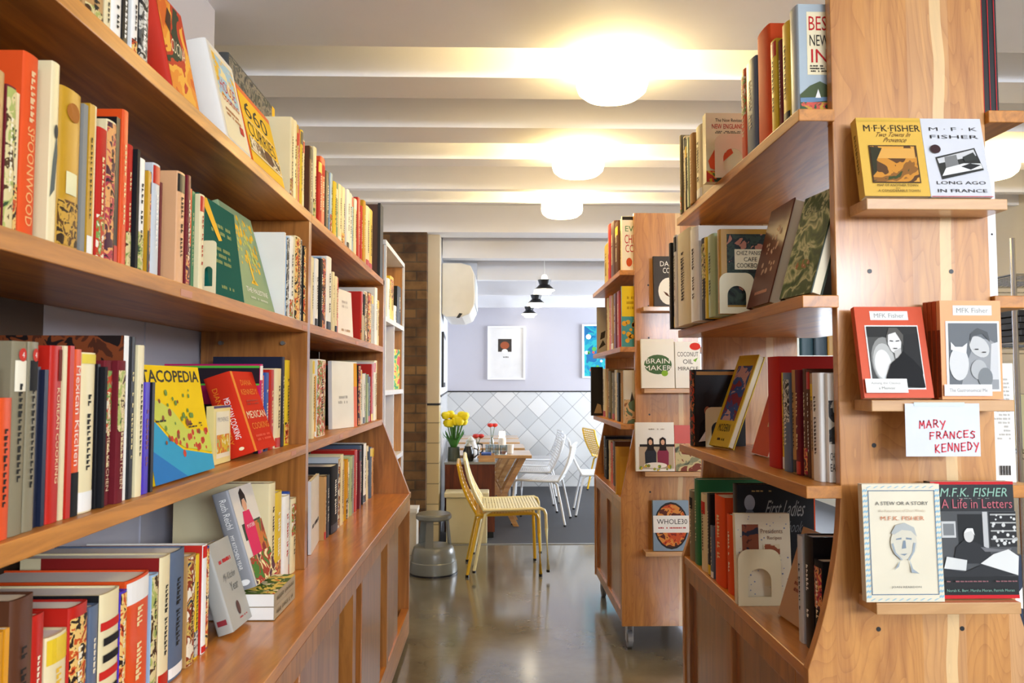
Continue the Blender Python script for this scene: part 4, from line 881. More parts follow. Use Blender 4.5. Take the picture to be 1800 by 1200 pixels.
f.rect(.08, .08, .96, .79, whi, 'photo_border'); f.rect(.12, .1, .93, .77, matte('6c7074'), 'photo'); f.poly([(.3, .1), (.93, .1), (.93, .55), (.8, .6), (.6, .62), (.5, .5), (.4, .35)], matte('9a9c9e')); f.poly([(.78, .2), (.93, .2), (.93, .58), (.82, .56)], matte('cfcfcf'))
f.ell(.62, .53, .17, .1, matte('c8c8c6'), rot=-.3); f.poly([(.46, .55), (.52, .64), (.68, .66), (.8, .58), (.76, .68), (.6, .72), (.48, .66)], matte('55585a')); f.ell(.28, .36, .16, .17, matte('d4d4d2')); f.poly([(.15, .5), (.15, .58), (.22, .53), (.34, .53), (.42, .57), (.4, .46)], matte('e0e0de')); f.ell(.6, .3, .13, .1, matte('b4b6b6')); f.ell(.7, .22, .12, .1, matte('808486')); f.rect(.54, .5, .6, .51, ink); f.rect(.66, .47, .72, .48, ink)
f.rect(.02, .035, .8, .15, matte('e4e2e0'), 'title_label'); f.text('The Gastronomical Me', .1, .075, .72, .11, grey)
r_, f, s_, b_ = upright('cream paperback with pencil portrait and blue chain border on the lowest ledge', 1521, 1658, 853, 1.393, .843, .016, gloss('ddd3ba'), False, tilt=.04)
bl = matte('2c5a80'); lb = matte('8fb8cc')
f.polys([[(a, b) for a, b in q] for q in [[(.035+.93*e+d1, v), (.035+.93*e+.03+d1, v+.012), (.035+.93*e+.03+d1, v+.03), (.035+.93*e+d1, v+.015)] for e in (0, 1) for d1 in (-.03, .0) for v in [i*.045+.03 for i in range(21)]]], lb, 'cover_border')
f.polys([[(u, e), (u+.05, e+.018), (u+.07, e+.018), (u+.02, e)] for e in (.012, .965) for u in [i*.09+.05 for i in range(10)]], lb, 'cover_border')
for q_ in ((.07, .06, .93, .066), (.07, .94, .93, .946), (.07, .066, .078, .94), (.922, .066, .93, .94)): f.rect(*q_, bl, 'cover_border')
f.text('A STEW OR A STORY', .16, .82, .84, .85, matte('4a4a4a')); f.text('An Assortment of Short Works', .2, .76, .8, .785, matte('c8b8a0')); f.text('M.F.K. FISHER', .22, .69, .78, .725, matte('c87850')); f.text('JOAN REARDON', .32, .115, .7, .135, matte('5a5a58'))
sk = matte('9aa4ab'); sk2 = matte('7d8a96')
f.ell(.5, .5, .17, .14, matte('cfc9b6')); f.poly([(.34, .58), (.4, .65), (.52, .67), (.64, .63), (.67, .55), (.6, .6), (.48, .61), (.38, .57)], matte('aeb1ae')); f.polys([[(.4, .535), (.47, .545), (.47, .53), (.4, .525)], [(.53, .545), (.6, .54), (.6, .525), (.53, .53)], [(.49, .52), (.52, .52), (.525, .455), (.47, .45)], [(.44, .405), (.54, .41), (.5, .392)]], sk2); f.polys([[(.36, .5), (.39, .42), (.47, .36), (.46, .35), (.37, .41), (.34, .49)], [(.44, .35), (.36, .27), (.3, .24), (.42, .3)], [(.56, .36), (.6, .28), (.68, .24), (.58, .25)], [(.62, .5), (.6, .42), (.54, .36), (.56, .35), (.63, .43), (.65, .5)]], sk)
r_, f, s_, b_ = upright('black and red paperback with photograph of elderly writer at desk, lowest ledge', 1642, 1789, 849, 1.411, .843, .022, gloss('17181a'), False, tilt=.04)
f.rect(0, .975, 1, 1, red); f.rect(0, 0, 1, .03, red); f.text('M.F.K. FISHER', .12, .87, .93, .945, matte('8fb8a4'), slant=.02); f.scrib(.3, .85, .7, .86, matte('8a8a88'), 1); f.text('A Life in Letters', .12, .77, .97, .85, matte('b8606a'))
f.rect(.08, .19, 1, .745, matte('4e4f50'), 'photo'); f.rect(.3, .4, .62, .72, matte('222324')); f.rect(.6, .4, .66, .74, matte('b8b8b6')); f.rect(.68, .44, 1, .74, matte('2a2a2b'))
f.polys([[(.69, z), (1, z), (1, z+.012), (.69, z+.012)] for z in (.5, .57, .64, .71)], matte('a8a8a4')); f.dots(26, .7, .45, .99, .72, .003, matte('cfcfcb'), seed=8)
f.rect(.1, .52, .27, .66, matte('c0c0be')); f.rect(.12, .54, .25, .64, matte('77797a'))
f.poly([(.22, .3), (.7, .3), (.66, .42), (.5, .48), (.36, .5), (.26, .44)], matte('2b2c2e')); f.ell(.42, .54, .06, .06, matte('c8c6c2')); f.poly([(.36, .56), (.4, .6), (.47, .6), (.49, .54), (.45, .58)], matte('e8e8e6')); f.poly([(.55, .44), (.8, .42), (.92, .43), (.9, .4), (.6, .4)], matte('6c6c6e'))
f.poly([(.54, .3), (.98, .2), (1, .36), (.88, .42), (.7, .38)], matte('d8d8d4')); f.poly([(.1, .26), (.36, .24), (.38, .33), (.14, .36)], matte('d0d0cc')); f.poly([(.08, .19), (.6, .19), (.98, .2), (.55, .29), (.35, .23), (.08, .26)], matte('2e2f31'))
f.scrib(.1, .14, .96, .16, matte('8a5a5e'), 1, seed=2); f.text('Norah K. Barr, Marsha Moran, Patrick Moran', .12, .06, .92, .085, matte('7aa894'))

# hand-lettered card
cd = thing('name_card', 'white card hand-lettered in red, taped under the middle ledge', 'sign', mat=Matrix.Translation((at(1592, 712, y=1.385).x, 1.388, at(1592, 802, y=1.388).z)))
Wc = at(1725, 760, y=1.388).x-at(1594, 760, y=1.388).x; Hc = at(1660, 709, y=1.388).z-at(1660, 802, y=1.388).z
mk('card', bxs((0, Wc, 0, .0006, 0, Hc)), plain('d4d7df', .6), cd)
fc = Face(cd, lambda u, v, l: (u, -l, v), Wc, Hc)
fc.rect(.12, .95, .8, 1.02, plain('cfe0dc', .2), 'tape')
STK = {'M': [[(0,0),(.1,1),(.5,.35),(.85,1),(1,0)]], 'A': [[(0,0),(.5,1),(1,0)],[(.2,.4),(.85,.4)]], 'R': [[(.1,0),(.1,1),(.7,.95),(.8,.7),(.6,.5),(.15,.45)],[(.4,.48),(1,0)]],
       'Y': [[(0,1),(.5,.5)],[(1,1),(.3,-.15)]], 'F': [[(.1,0),(.15,1),(.95,1)],[(.12,.52),(.75,.55)]], 'N': [[(0,0),(.1,1),(.85,.05),(.95,1)]], 'C': [[(.95,.9),(.5,1),(.1,.6),(.15,.15),(.55,0),(.95,.12)]],
       'E': [[(.95,1),(.1,.95),(.1,0),(.95,.05)],[(.1,.5),(.75,.52)]], 'S': [[(.9,.9),(.4,1),(.1,.75),(.75,.45),(.8,.15),(.4,0),(0,.1)]], 'K': [[(.1,0),(.1,1)],[(.85,1),(.12,.45),(.95,0)]], 'D': [[(.1,0),(.1,1),(.6,.9),(.95,.5),(.6,.08),(.1,0)]]}
def handwrite(face, word, u0, v0, u1, v1, mat, rise=0):
    n = len(word); cw = (u1-u0)/n; bm = bmesh.new()
    for i, ch in enumerate(word):
        for st in STK[ch]:
            pts = [((u0+cw*(i+.1+.72*a))*face.W, (v0+(v1-v0)*b+rise*i+.01*((i*7) % 3-1))*face.H) for a, b in st]
            for (ax, ay), (bx_, by) in zip(pts, pts[1:]):
                d = Vector((bx_-ax, by-ay)); L = d.length; d /= L; nn = Vector((-d.y, d.x))*.0011; d = d*.0008
                bm.faces.new([bm.verts.new(face.F(p.x, p.y, .0006)) for p in (Vector((ax, ay))-d-nn, Vector((bx_, by))+d-nn, Vector((bx_, by))+d+nn, Vector((ax, ay))-d+nn)])
    me = bpy.data.meshes.new('hand_lettering'); bm.to_mesh(me); bm.free(); me.materials.append(mat)
    o = bpy.data.objects.new('hand_lettering', me); COL.objects.link(o); o.parent = cd; o['label'] = 'red marker lettering'
rm = plain('d0122c', .5)
handwrite(fc, 'MARY', .18, .54, .55, .68, rm); handwrite(fc, 'FRANCES', .31, .33, .95, .46, rm, .004); handwrite(fc, 'KENNEDY', .38, .08, .99, .23, rm, .006)
# ---- what shows of the right-hand side of the nearest bookcase and beyond it
def rbook(lab, x, y, z, w, h, d, hx, hard=True):
    return bookM(lab, Matrix.Translation((x, y+w/2, z+.0005)), w, h, d, gloss(hx), hard, None)
r_, f, s_, b_ = rbook('tall black book with thin red stripes at upper right, beside the end panel', 1.008, 1.489, 1.77, .03, .252, .18, '1c1a1c')
for i in range(6): b_.rect(.62+.07*i, .0, .628+.07*i, 1, red, 'stripe')
r_, f, s_, b_ = rbook('tall white book beyond the right edge of the end panel, second shelf', .994, 1.489, 1.407, .012, .252, .17, 'e6e6e8', False)
b_.ell(.95, .5, .012, .008, ink)
r_, f, s_, b_ = rbook('white book with small print and barcode on its back cover, far right edge', 1.018, 1.489, 1.045, .014, .232, .17, 'eceae4', False)
b_.scrib(.76, .35, .95, .88, matte('b8b4ac'), 16, seed=4); b_.polys([[(.8+.011*i, .06), (.8+.011*i+.004+.003*(i % 3), .06), (.8+.011*i+.004+.003*(i % 3), .14), (.8+.011*i, .14)] for i in range(13)], ink, 'barcode')
r_, f, s_, b_ = rbook('navy book on the right worktop edge, behind the letters paperback', 1.022, 1.489, .70, .03, .205, .17, '2a3448')
b_.poly([(.86, .55), (1, .7), (1, .5)], whi)
row_y = 1.53
for i, (w, h, hx, nm) in enumerate(((.03, .21, 'e8c040', 'yellow'), (.025, .24, '3a62a8', 'blue'), (.03, .23, 'c8ccd0', 'silver'), (.035, .22, '22242a', 'black'))):
    rbook(nm+' book on the outer side of the right bookcase, behind the barcode book', 1.02, row_y, 1.045, w, h, .125, hx); row_y += w+.003
# white shelving seen through the gap
WS = thing('shelving_unit', 'white shelving unit seen through the right bookcase, books on top', 'shelf', (1.42, 3.3, 0))
for z in (.35, .85, 1.35): part('shelf', WHITE, WS, (1.17, 1.68, 3.1, 3.5, z-.02, z))
for x in (1.15, 1.68): part('side_panel', WHITE, WS, (x, x+.02, 3.1, 3.5, 0.001, 1.35))
for i, (x, w, h, hx, lab) in enumerate(((1.24, .02, .12, 'dfe8e4', 'small pale green book in the gap on white shelving'), (1.262, .055, .11, '22404a', 'dark teal book in the gap on white shelving'), (1.32, .055, .112, '2a3c48', 'slate blue book in the gap on white shelving'), (1.378, .04, .118, 'a8823c', 'tan book in the gap on white shelving'), (1.42, .03, .12, 'e0a828', 'amber book in the gap on white shelving'))):
    bookM(lab, Matrix.Translation((x+w/2, 3.15, 1.3505)) @ Matrix.Rotation(-pi/2, 4, 'Z'), w, h, .15, gloss(hx), True, 'books on the white shelving')
# wire rack with binders far right
wr = thing('wire_rack', 'chrome wire rack against the cream wall at the far right', 'shelf', (2.95, 3.95, 0))
for z in (.3, .9, 1.43, 1.77):
    bm = bmesh.new()
    for y in (3.7, 4.2): tube(bm, [(2.55, y, z), (3.33, y, z)], .006, 6); tube(bm, [(2.55, y, z-.03), (3.33, y, z-.03)], .004, 6)
    for i in range(27): x = 2.56+.0295*i; tube(bm, [(x, 3.7, z+.004), (x, 4.2, z+.004)], .0025, 4)
    for x in (2.55, 3.33): tube(bm, [(x, 3.7, z), (x, 4.2, z)], .006, 6)
    mk('wire_shelf', bm, CHROME, wr, origin=wr.location)
for x in (2.55, 3.33):
    for y in (3.7, 4.2):
        bm = bmesh.new(); tube(bm, [(x, y, .001), (x, y, 1.95)], .0125, 10); mk('post', bm, CHROME, wr, origin=wr.location)
for i in range(5):
    o = mk('binder', bxs((2.58+.01*(i % 2), 2.85, 3.72, 4.0, 1.4405+.032*i, 1.4405+.032*i+.030)), plain('1b1c1f', .4), None, bevel=.003)
    tag(o, ['lowest', 'second lowest', 'middle', 'second highest', 'topmost'][i]+' black folder in the stack on the wire rack', 'folder', 'black folders on the wire rack')
for i, (hx, nm) in enumerate((('d8d0a0', 'cream'), ('3a5a9a', 'blue'), ('e8e8e4', 'white'), ('1f3550', 'navy'))):
    o = mk('file_box', bxs((2.58+.09*i, 2.66+.09*i, 3.74, 4.0, .9105, 1.18)), plain(hx, .5), None, bevel=.004); tag(o, nm+' file box on the wire rack below the black folders', 'box', 'file boxes on the wire rack')

# ------------------------------------------------------------------ chairs
YEL = plain('ecba12', .35, 0, .3); CRM = plain('f3e8b0', .35, 0, .3); WHC = plain('eceef0', .35, 0, .3)
def make_chair(label, m, loc, rz, group, sc=1, wide=1):
    """local: sitter faces +x"""
    M = Matrix.Translation(loc) @ Matrix.Rotation(rz, 4, 'Z') @ Matrix.Diagonal((sc, sc*wide, sc*.93, 1))
    r = thing('cafe_chair', label, 'chair', group=group, mat=M)
    w = .21
    bm = bmesh.new()                                                   # lattice seat
    for s in (-1, 1): tube(bm, [(-.18, s*w, .43), (.0, s*w, .432), (.2, s*w, .44)], .011, 8)
    for i in range(20):
        x = -.18+.0195*i; z = .432+.008*max(0, x)/.2
        box(bm, x-.0075, x+.0075, -w, w, z, z+.006)
    for i in range(7): y = -w+.06*i+.03; box(bm, -.18, .2, y-.006, y+.006, .4325, .437)
    mk('seat', bm, m, r)
    bm = bmesh.new()
    def bp(t): return (-.18-.115*t-.02*sin(t*pi), .45+.325*t)
    for s in (-1, 1): tube(bm, [(-.15, s*w, .43), (-.175, s*w, .437)]+[(bp(t/6)[0], s*w, bp(t/6)[1]) for t in range(7)]+[(bp(1)[0]-.004, s*(w-.02), .782)], .011, 8)
    tube(bm, [(bp(1)[0]-.004, -w+.02, .782), (bp(1)[0]-.004, w-.02, .782)], .011, 8)
    for i in range(1, 12):
        x, z = bp(i/12); box(bm, x-.003, x+.003, -w, w, z-.009, z+.009)
    for i in range(6):
        y = -w+.07*i+.035
        for a in range(6):
            (xa, za), (xb, zb) = bp(a/6), bp((a+1)/6); tube(bm, [(xa, y, za), (xb, y, zb)], .004, 4, False)
    mk('backrest', bm, m, r)
    for s in (-1, 1):
        bm = bmesh.new(); tube(bm, [(.17, s*w, .437), (.2, s*w, .44), (.225, s*(w), .428), (.236, s*w, .40), (.24, s*(w+.004), .3), (.25, s*(w+.014), .012)], .011, 8)
        l = mk('leg', bm, m, r, smooth=True)
        bm = bmesh.new(); tube(bm, [(.25, s*(w+.014), .0), (.25, s*(w+.014), .016)], .0125, 8); mk('foot_cap', bm, BLACK, l)
        bm = bmesh.new(); tube(bm, [(-.12, s*(w-.016), .425), (-.16, s*(w-.012), .40), (-.2, s*w, .2), (-.235, s*(w+.012), .012)], .011, 8)
        l = mk('leg', bm, m, r, smooth=True)
        bm = bmesh.new(); tube(bm, [(-.235, s*(w+.012), .0), (-.235, s*(w+.012), .016)], .0125, 8); mk('foot_cap', bm, BLACK, l)
    return r
gch = 'pale metal chairs along the tables'
make_chair('yellow metal lattice chair alone in the aisle, beneath a cream one', YEL, (.045, 5.20, .001), radians(2), 'chairs stacked in the aisle', .97)
make_chair('cream metal lattice chair stacked on the yellow chair in the aisle', CRM, (.088, 5.20, .04), radians(2), 'chairs stacked in the aisle', .97, 1.24)
make_chair('white metal chair nearest the camera at the tables', WHC, (.43, 6.93, .001), radians(168), gch, .95)
make_chair('white metal chair second along the tables, behind the nearest', WHC, (.37, 7.6, .001), radians(180), gch, .95)
make_chair('white metal chair third along the tables', WHC, (.44, 8.15, .001), radians(180), gch, .95)
make_chair('white metal chair farthest along the tables, nearly hidden', WHC, (.46, 8.75, .001), radians(182), gch, .95)
make_chair('white metal chair facing away from the tables, left of the yellow one', WHC, (.985, 7.36, .001), radians(-3), gch, .95)
make_chair('yellow metal chair far back, half hidden by the far right bookcase', YEL, (1.34, 8.75, .001), radians(12), gch, .98)

# ------------------------------------------------------------------ dining tables
tz = .62
for i, (y, xr, lab) in enumerate(((6.60, .316, 'nearest light wooden dining table, jars and candle on it'), (7.33, .285, 'second light wooden dining table from the front'), (8.02, .26, 'third light wooden dining table from the front'), (8.60, .265, 'farthest light wooden dining table, near the tiled wall'))):
    t = thing('dining_table', lab, 'table', (xr-.35, y+.25, 0), 'dining tables in a row')
    x0 = -.40
    part('table_top', W_OAK, t, (x0, xr, y, y+.48, tz-.028, tz), bevel=.003)
    for yy in (y+.06, y+.38):
        for sgn in (1, -1):
            bm = bmesh.new(); xc = xr-.26
            a, b = (xc-.13*sgn, .001), (xc+.19*sgn, tz-.03)
            d = Vector((b[0]-a[0], b[1]-a[1])).normalized(); nn = Vector((-d.y, d.x))*.028
            off = .0 if sgn > 0 else .031
            prism(bm, [(a[0]-.024, a[1]), (a[0]+.024, a[1]), (b[0]+.026, b[1]), (b[0]-.026, b[1])], yy+off, yy+off+.03, 'y')
            mk('leg', bm, W_OAK, t, origin=t.location)
    part('stretcher', W_OAK, t, (xr-.28, xr-.24, y+.09, y+.38, .22, .28))
# ------------------------------------------------------------------ sideboard, bin, stool, plinth box
sd = thing('sideboard', 'dark wood sideboard with grey top behind the cream waste bin', 'sideboard', (-.2, 6.35, 0))
part('carcass', W_DARK, sd, (-.40, .0, 6.2, 6.52, .05, .585)); part('sideboard_top', plain('9a9c9c', .3, .3), sd, (-.405, .005, 6.19, 6.53, .586, .603), label='grey metal top'); part('plinth', BLACK, sd, (-.39, -.01, 6.22, 6.5, .001, .05))
wb = thing('waste_bin', 'cream lidded bin standing before the dark sideboard', 'bin', (-.22, 6.05, 0))
part('bin_body', plain('d9cfa8', .4), wb, (-.375, -.06, 5.99, 6.17, .001, .352), bevel=.006); part('lid', plain('e6ddba', .35), wb, (-.39, -.045, 5.975, 6.18, .353, .392), bevel=.008)
kb = thing('skirting_box', 'small white box on the floor by the brick pier', 'box', (-.6, 5.7, 0))
part('box_body', plain('dcd6cc', .5), kb, (-.66, -.565, 5.62, 5.78, .001, .30)); part('lid', plain('e8e4dc', .5), kb, (-.665, -.56, 5.615, 5.785, .301, .33))
ks = thing('step_stool', 'round grey plastic step stool on the concrete floor beside the left bookcase', 'stool', (-.40, 5.10, 0))
SG = plain('77786f', .3, 0, .3)
bm = bmesh.new(); lathe(bm, [(0, .012), (.155, .012), (.156, .03), (.15, .08), (.145, .085), (.142, .13), (.13, .165), (.118, .178), (.10, .182), (0, .182)], 40); mk('base', bm, SG, ks, smooth=True)
bm = bmesh.new(); lathe(bm, [(.14, 0), (.158, .0), (.158, .012), (.14, .012)], 40); mk('rubber_ring', bm, BLACK, ks, smooth=True)
bm = bmesh.new(); lathe(bm, [(0, .345), (.105, .345), (.116, .355), (.116, .375), (.108, .385), (0, .386)], 40); mk('top_step', bm, SG, ks, smooth=True)
for k, a in enumerate((20, 140, 260)):
    a = radians(a); bm = bmesh.new(); d = .24
    for (r0, z0), (r1, z1) in (((.118, .17), (.098, .35)),):
        q = []
        for ang in (a-d, a+d):
            for rr, zz in ((r0, z0), (r1, z1)): q.append((rr*cos(ang), rr*sin(ang), zz)); q.append(((rr-.012)*cos(ang), (rr-.012)*sin(ang), zz))
        v = [bm.verts.new(p) for p in q]
        for fc_ in ((0, 2, 6, 4), (1, 5, 7, 3), (0, 1, 3, 2), (4, 6, 7, 5), (0, 4, 5, 1), (2, 3, 7, 6)): bm.faces.new([v[i] for i in fc_])
    mk('riser', bm, SG, ks)

# ------------------------------------------------------------------ things on the sideboard and tables
GL = glassy('e4ecee', .2)
vs = thing('flower_vase', 'glass vase of yellow tulips with long green stems on the sideboard', 'vase', (-.335, 6.32, .6035))
bm = bmesh.new(); lathe(bm, [(0, 0), (.05, 0), (.052, .01), (.048, .11), (.046, .11), (.048, .012), (0, .008)], 24); mk('vase', bm, plain('4a5248', .15, 0, .5), vs, smooth=True)
q = random.Random(4)
for i in range(17):
    a = q.uniform(0, 2*pi); rr = q.uniform(.02, .11); hx_ = .27+q.uniform(0, .09); x, y = rr*cos(a), rr*sin(a)*.8
    bm = bmesh.new(); tube(bm, [(x*.15, y*.15, .02), (x*.3, y*.3, .14), (x, y, hx_)], .004, 5); mk('stem', bm, plain('4c7a30', .5), vs)
    bm = bmesh.new(); lathe(bm, [(0, -.014), (.024, -.004), (.036, .02), (.032, .042), (.016, .052), (0, .046)], 10, (x*1.08, y*1.08, hx_)); mk('flower', bm, plain('f6e010', .5), vs, smooth=True)
for i in range(11):
    a = 2*pi*i/11; bm = bmesh.new(); c, s = cos(a), sin(a); h0 = q.uniform(.17, .25)
    P = [(.02, .1, .004), (.05, .17, .016), (.085, h0, .012), (.10, h0+.03, .001)]
    for (r0, z0, w0), (r1, z1, w1) in zip(P, P[1:]):
        v = [bm.verts.new(p) for p in ((r0*c-w0*s, r0*s+w0*c, z0), (r0*c+w0*s, r0*s-w0*c, z0), (r1*c+w1*s, r1*s-w1*c, z1), (r1*c-w1*s, r1*s+w1*c, z1))]
        bm.faces.new(v)
    mk('leaf', bm, plain('3f7a2c', .5), vs)
def pot(lab, loc, hx, sc=1, lidhx=None):
    r = thing('coffee_pot', lab, 'pot', loc, 'pots on the sideboard'); bm = bmesh.new(); lathe(bm, [(0, 0), (.045*sc, 0), (.055*sc, .03*sc), (.05*sc, .1*sc), (.035*sc, .13*sc), (.037*sc, .14*sc), (0, .14*sc)], 20); mk('body', bm, plain(hx, .25), r, smooth=True)
    bm = bmesh.new(); lathe(bm, [(0, .141*sc), (.034*sc, .141*sc), (.02*sc, .155*sc), (.008*sc, .17*sc), (0, .172*sc)], 16); mk('lid', bm, plain(lidhx or hx, .25), r, smooth=True)
    bm = bmesh.new(); tube(bm, [(.05*sc, 0, .12*sc), (.085*sc, 0, .11*sc), (.09*sc, 0, .06*sc), (.056*sc, 0, .03*sc)], .007*sc, 8); mk('handle', bm, plain('141414', .3), r, smooth=True)
pot('white coffee pot behind the black one on the sideboard', (-.2, 6.45, .6035), 'e4e6ea', 1.1)
pot('black and chrome coffee pot beside the tulip vase', (-.215, 6.30, .6035), '1a1b1e', .85, 'b0b0b0')
ty = thing('wooden_tray', 'small open wooden tray holding cutlery at the front of the sideboard', 'tray', (-.1, 6.3, .6035))
part('tray_base', W_OAK, ty, (-.125, -.005, 6.21, 6.40, .604, .61)); part('tray_wall', W_OAK, ty, (-.125, -.005, 6.205, 6.21, .604, .655), (-.125, -.005, 6.40, 6.405, .604, .655), (-.13, -.125, 6.205, 6.405, .604, .655), (-.005, 0, 6.205, 6.405, .604, .655))
bm = bmesh.new(); box(bm, -.11, -.03, 6.24, 6.37, .6105, .668); o = mk('napkin_stack', bm, plain('2a4f9e', .7), None, bevel=.004); tag(o, 'blue folded napkins standing in the wooden tray', 'napkins')
def jar(lab, loc, r, h, fill=None, fh=0):
    t = thing('glass_jar', lab, 'jar', loc, 'glass jars on the nearest table'); bm = bmesh.new(); lathe(bm, [(0, 0), (r, 0), (r, h), (r-.003, h), (r-.003, .004), (0, .004)], 20); mk('glass', bm, GL, t, smooth=True)
    if fill: bm = bmesh.new(); lathe(bm, [(0, .005), (r-.005, .005), (r-.005, fh), (0, fh)], 16); mk('contents', bm, plain(fill, .5), t, smooth=True)
jar('left glass jar at the front of the nearest table', (-.055, 6.66, tz+.001), .028, .085, 'c8cdd0', .04)
jar('middle glass jar at the front of the nearest table', (.006, 6.65, tz+.001), .03, .085, 'b8bdc0', .03)
jar('glass jar with orange contents at the front of the nearest table', (.074, 6.66, tz+.001), .034, .08, 'c8401c', .028)
def bloom(lab, loc, h, hx='cc2a1c'):
    t = thing('flower_vase', lab, 'vase', loc, 'small vases of red flowers'); bm = bmesh.new(); lathe(bm, [(0, 0), (.022, 0), (.024, .05), (.013, .075), (.014, .09), (.012, .09), (.01, .075), (0, .01)], 16); mk('vase', bm, GL, t, smooth=True)
    for k in range(3):
        a = k*2.1; x, y = .03*cos(a), .03*sin(a)
        bm = bmesh.new(); tube(bm, [(0, 0, .02), (x*.3, y*.3, .1), (x, y, h)], .003, 5); mk('stem', bm, plain('4a6a34', .5), t)
        bm = bmesh.new(); lathe(bm, [(0, -.016), (.02, -.008), (.03, .006), (.022, .02), (0, .024)], 10, (x, y, h)); mk('flower', bm, plain(hx, .5), t, smooth=True)
bloom('small vase of red flowers behind the coffee pots', (-.15, 6.70, tz+.001), .15)
bloom('small vase of taller red flowers on the second table', (-.03, 7.5, tz+.001), .2)
cn = thing('candle_holder', 'lit candle glass glowing on the second table', 'candle', (.07, 7.42, tz+.001)); bm = bmesh.new(); lathe(bm, [(0, 0), (.035, 0), (.038, .05), (.036, .09), (.033, .09), (.033, .004), (0, .004)], 20); mk('glass', bm, plain('f2ece0', .3), cn, smooth=True)
bm = bmesh.new(); lathe(bm, [(0, .085), (.026, .085), (.03, .12), (.026, .15), (.0, .15)], 16); mk('flame_shade', bm, glow('ffe0b0', 3), cn, smooth=True)
cp = mk('cup', (lambda b: (lathe(b, [(0, 0), (.03, 0), (.036, .08), (.033, .08), (.028, .004), (0, .004)], 20), b)[1])(bmesh.new()), WHITE, None, smooth=True); cp.location = (.13, 6.74, tz+.001); tag(cp, 'white cup on the nearest table beside the glass jars', 'cup')

# ------------------------------------------------------------------ pendants, air conditioner, pictures
def pendant(x, y, label):
    t = thing('pendant_lamp', label, 'pendant lamp', (x, y, 2.003), 'pendant lamps over the tables')
    bm = bmesh.new(); tube(bm, [(0, 0, .15), (0, 0, .296)], .0035, 6); mk('cord', bm, WHITE, t)
    bm = bmesh.new(); lathe(bm, [(.0, .168), (.016, .167), (.024, .155), (.03, .122), (.0, .122)], 24); mk('cap', bm, glow('fff4d8', 1.2), t, smooth=True)
    bm = bmesh.new(); lathe(bm, [(.058, .122), (.054, .122), (.042, .085), (.04, .075), (.084, .038), (.088, .038), (.044, .08), (.046, .088), (.058, .122)], 32); lathe(bm, [(.0, .117), (.055, .117), (.055, .119), (0, .119)], 32); mk('shade', bm, plain('17181b', .4), t, smooth=True)
    bm = bmesh.new(); lathe(bm, [(.0, .036), (.086, .036), (.088, .03), (.07, .022), (.062, .02), (.055, .0), (0, .0)], 32); mk('diffuser', bm, glow('fff0d0', 7), t, smooth=True)
for x, y, l in ((.427, 6.6, 'black and white pendant lamp nearest the camera, highest in the photo'), (.417, 7.75, 'middle of three black and white pendant lamps'), (.401, 8.95, 'farthest black and white pendant lamp, lowest in the photo')): pendant(x, y, l)
ac = thing('air_conditioner', 'white wall air conditioner high on the dining side wall', 'air conditioner', (-.3, 6.6, 1.77))
bm = bmesh.new(); P = [(-.434, 1.80), (-.40, 1.775), (-.27, 1.773), (-.205, 1.80), (-.17, 1.87), (-.165, 1.95), (-.17, 2.13), (-.20, 2.195), (-.28, 2.217), (-.434, 2.218)]
prism(bm, P, 6.25, 7.1, 'y'); mk('casing', bm, plain('f0ede4', .35), ac, origin=ac.location, bevel=.01)
part('front_panel', plain('dce4ee', .3), ac, (-.168, -.160, 6.27, 7.08, 1.88, 2.12)); 
bm = bmesh.new(); prism(bm, [(-.315, 1.765), (-.29, 1.765), (-.265, 1.80), (-.29, 1.805)], 6.243, 6.2495, 'y'); mk('vent', bm, BLACK, ac, origin=ac.location)
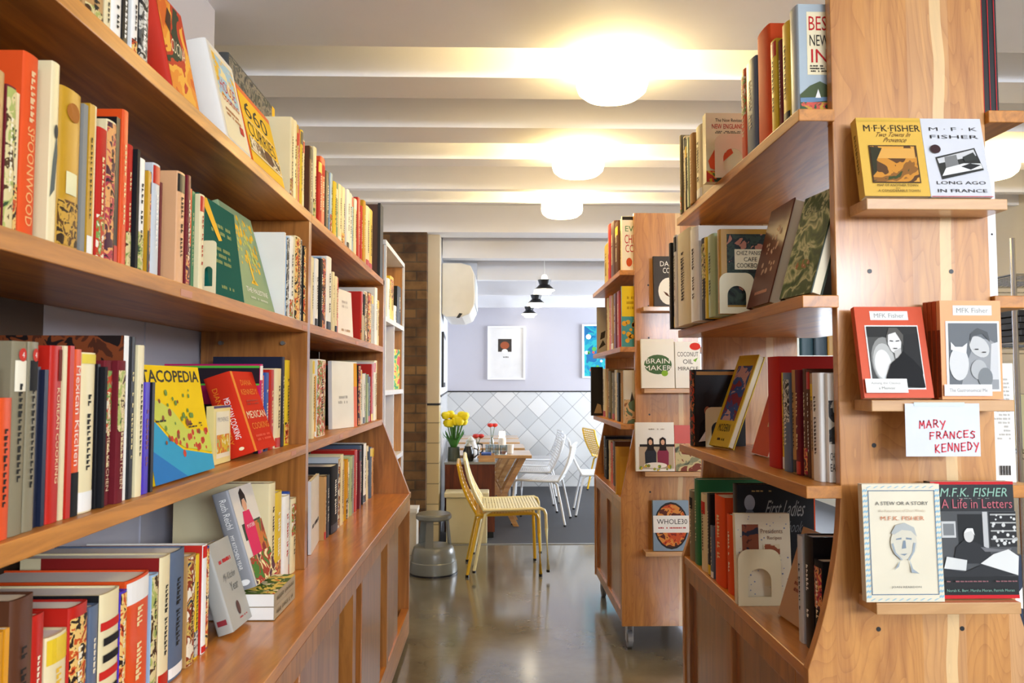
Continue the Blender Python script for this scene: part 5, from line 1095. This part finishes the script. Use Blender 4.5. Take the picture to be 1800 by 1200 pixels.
def frame(lab, x0, x1, z0, z1, fm, y=9.25, t=.03, b=.02):
    r = thing('framed_picture', lab, 'picture', ((x0+x1)/2, y-.015, z0))
    part('frame', fm, r, (x0, x1, y-t, y-.0005, z0, z0+b), (x0, x1, y-t, y-.0005, z1-b, z1), (x0, x0+b, y-t, y-.0005, z0+b, z1-b), (x1-b, x1, y-t, y-.0005, z0+b, z1-b))
    part('mat_board', plain('e2e1e0', .4), r, (x0+b, x1-b, y-.012, y-.001, z0+b, z1-b))
    return r, Face(r, lambda u, v, l: (x0+u-r.location.x, y-.012-l-r.location.y, z0+v-r.location.z), x1-x0, z1-z0)
a0 = at(857, 573, y=9.24); a1 = at(923, 667, y=9.24)
r, fp = frame('small dark food print in a wide white mat, framed in white on back wall', a0.x, a1.x, a1.z, a0.z, plain('efefef', .3))
fp.rect(.28, .52, .64, .76, plain('2a221e', .4), 'print'); fp.ell(.46, .64, .12, .07, plain('9a4a24', .5), 'print'); fp.ell(.46, .53, .08, .04, plain('f2f2f2', .4), 'print'); fp.scrib(.38, .4, .56, .44, plain('6a6a6a'), 1, name='caption')
a0 = at(1023, 570, y=9.24)
r, fp = frame('blue and teal abstract poster in white frame, partly behind the far right bookcase', a0.x, a0.x+.52, at(1040, 664, y=9.24).z, a0.z, plain('f4f4f6', .3))
fp.rect(.05, .03, .95, .97, pic(['0f5f98', '1c8ab0', '2aa8b0', '1a6aa0'], 6), 'print'); fp.dots(9, .08, .1, .9, .9, .03, plain('e8f0f0', .5), 'print', 2); fp.dots(7, .08, .1, .9, .8, .022, plain('d8503a', .5), 'print', 4); fp.dots(6, .1, .1, .9, .8, .022, plain('4aa84a', .5), 'print', 7); fp.dots(5, .3, .1, .9, .9, .02, plain('e8b83a', .5), 'print', 8)
# narrow black framed picture on the splayed side wall
sw = thing('framed_picture', 'black framed picture seen edge-on, on the dining side wall under the air conditioner', 'picture', (-.435, 6.6, 1.25))
def swx(y): return A0.x+(A1.x-A0.x)*(y-A0.y)/(A1.y-A0.y)
for nm, mt, q0, q1, z0, z1, th in (('frame', BLACK, 6.35, 7.1, 1.20, 1.66, .018), ('print', plain('e8e8ea', .3), 6.39, 7.06, 1.24, 1.62, .0185)):
    bm = bmesh.new(); prism(bm, [(swx(q0)+.001, q0), (swx(q0)+th, q0), (swx(q1)+th, q1), (swx(q1)+.001, q1)], z0, z1); mk(nm, bm, mt, sw, origin=sw.location)
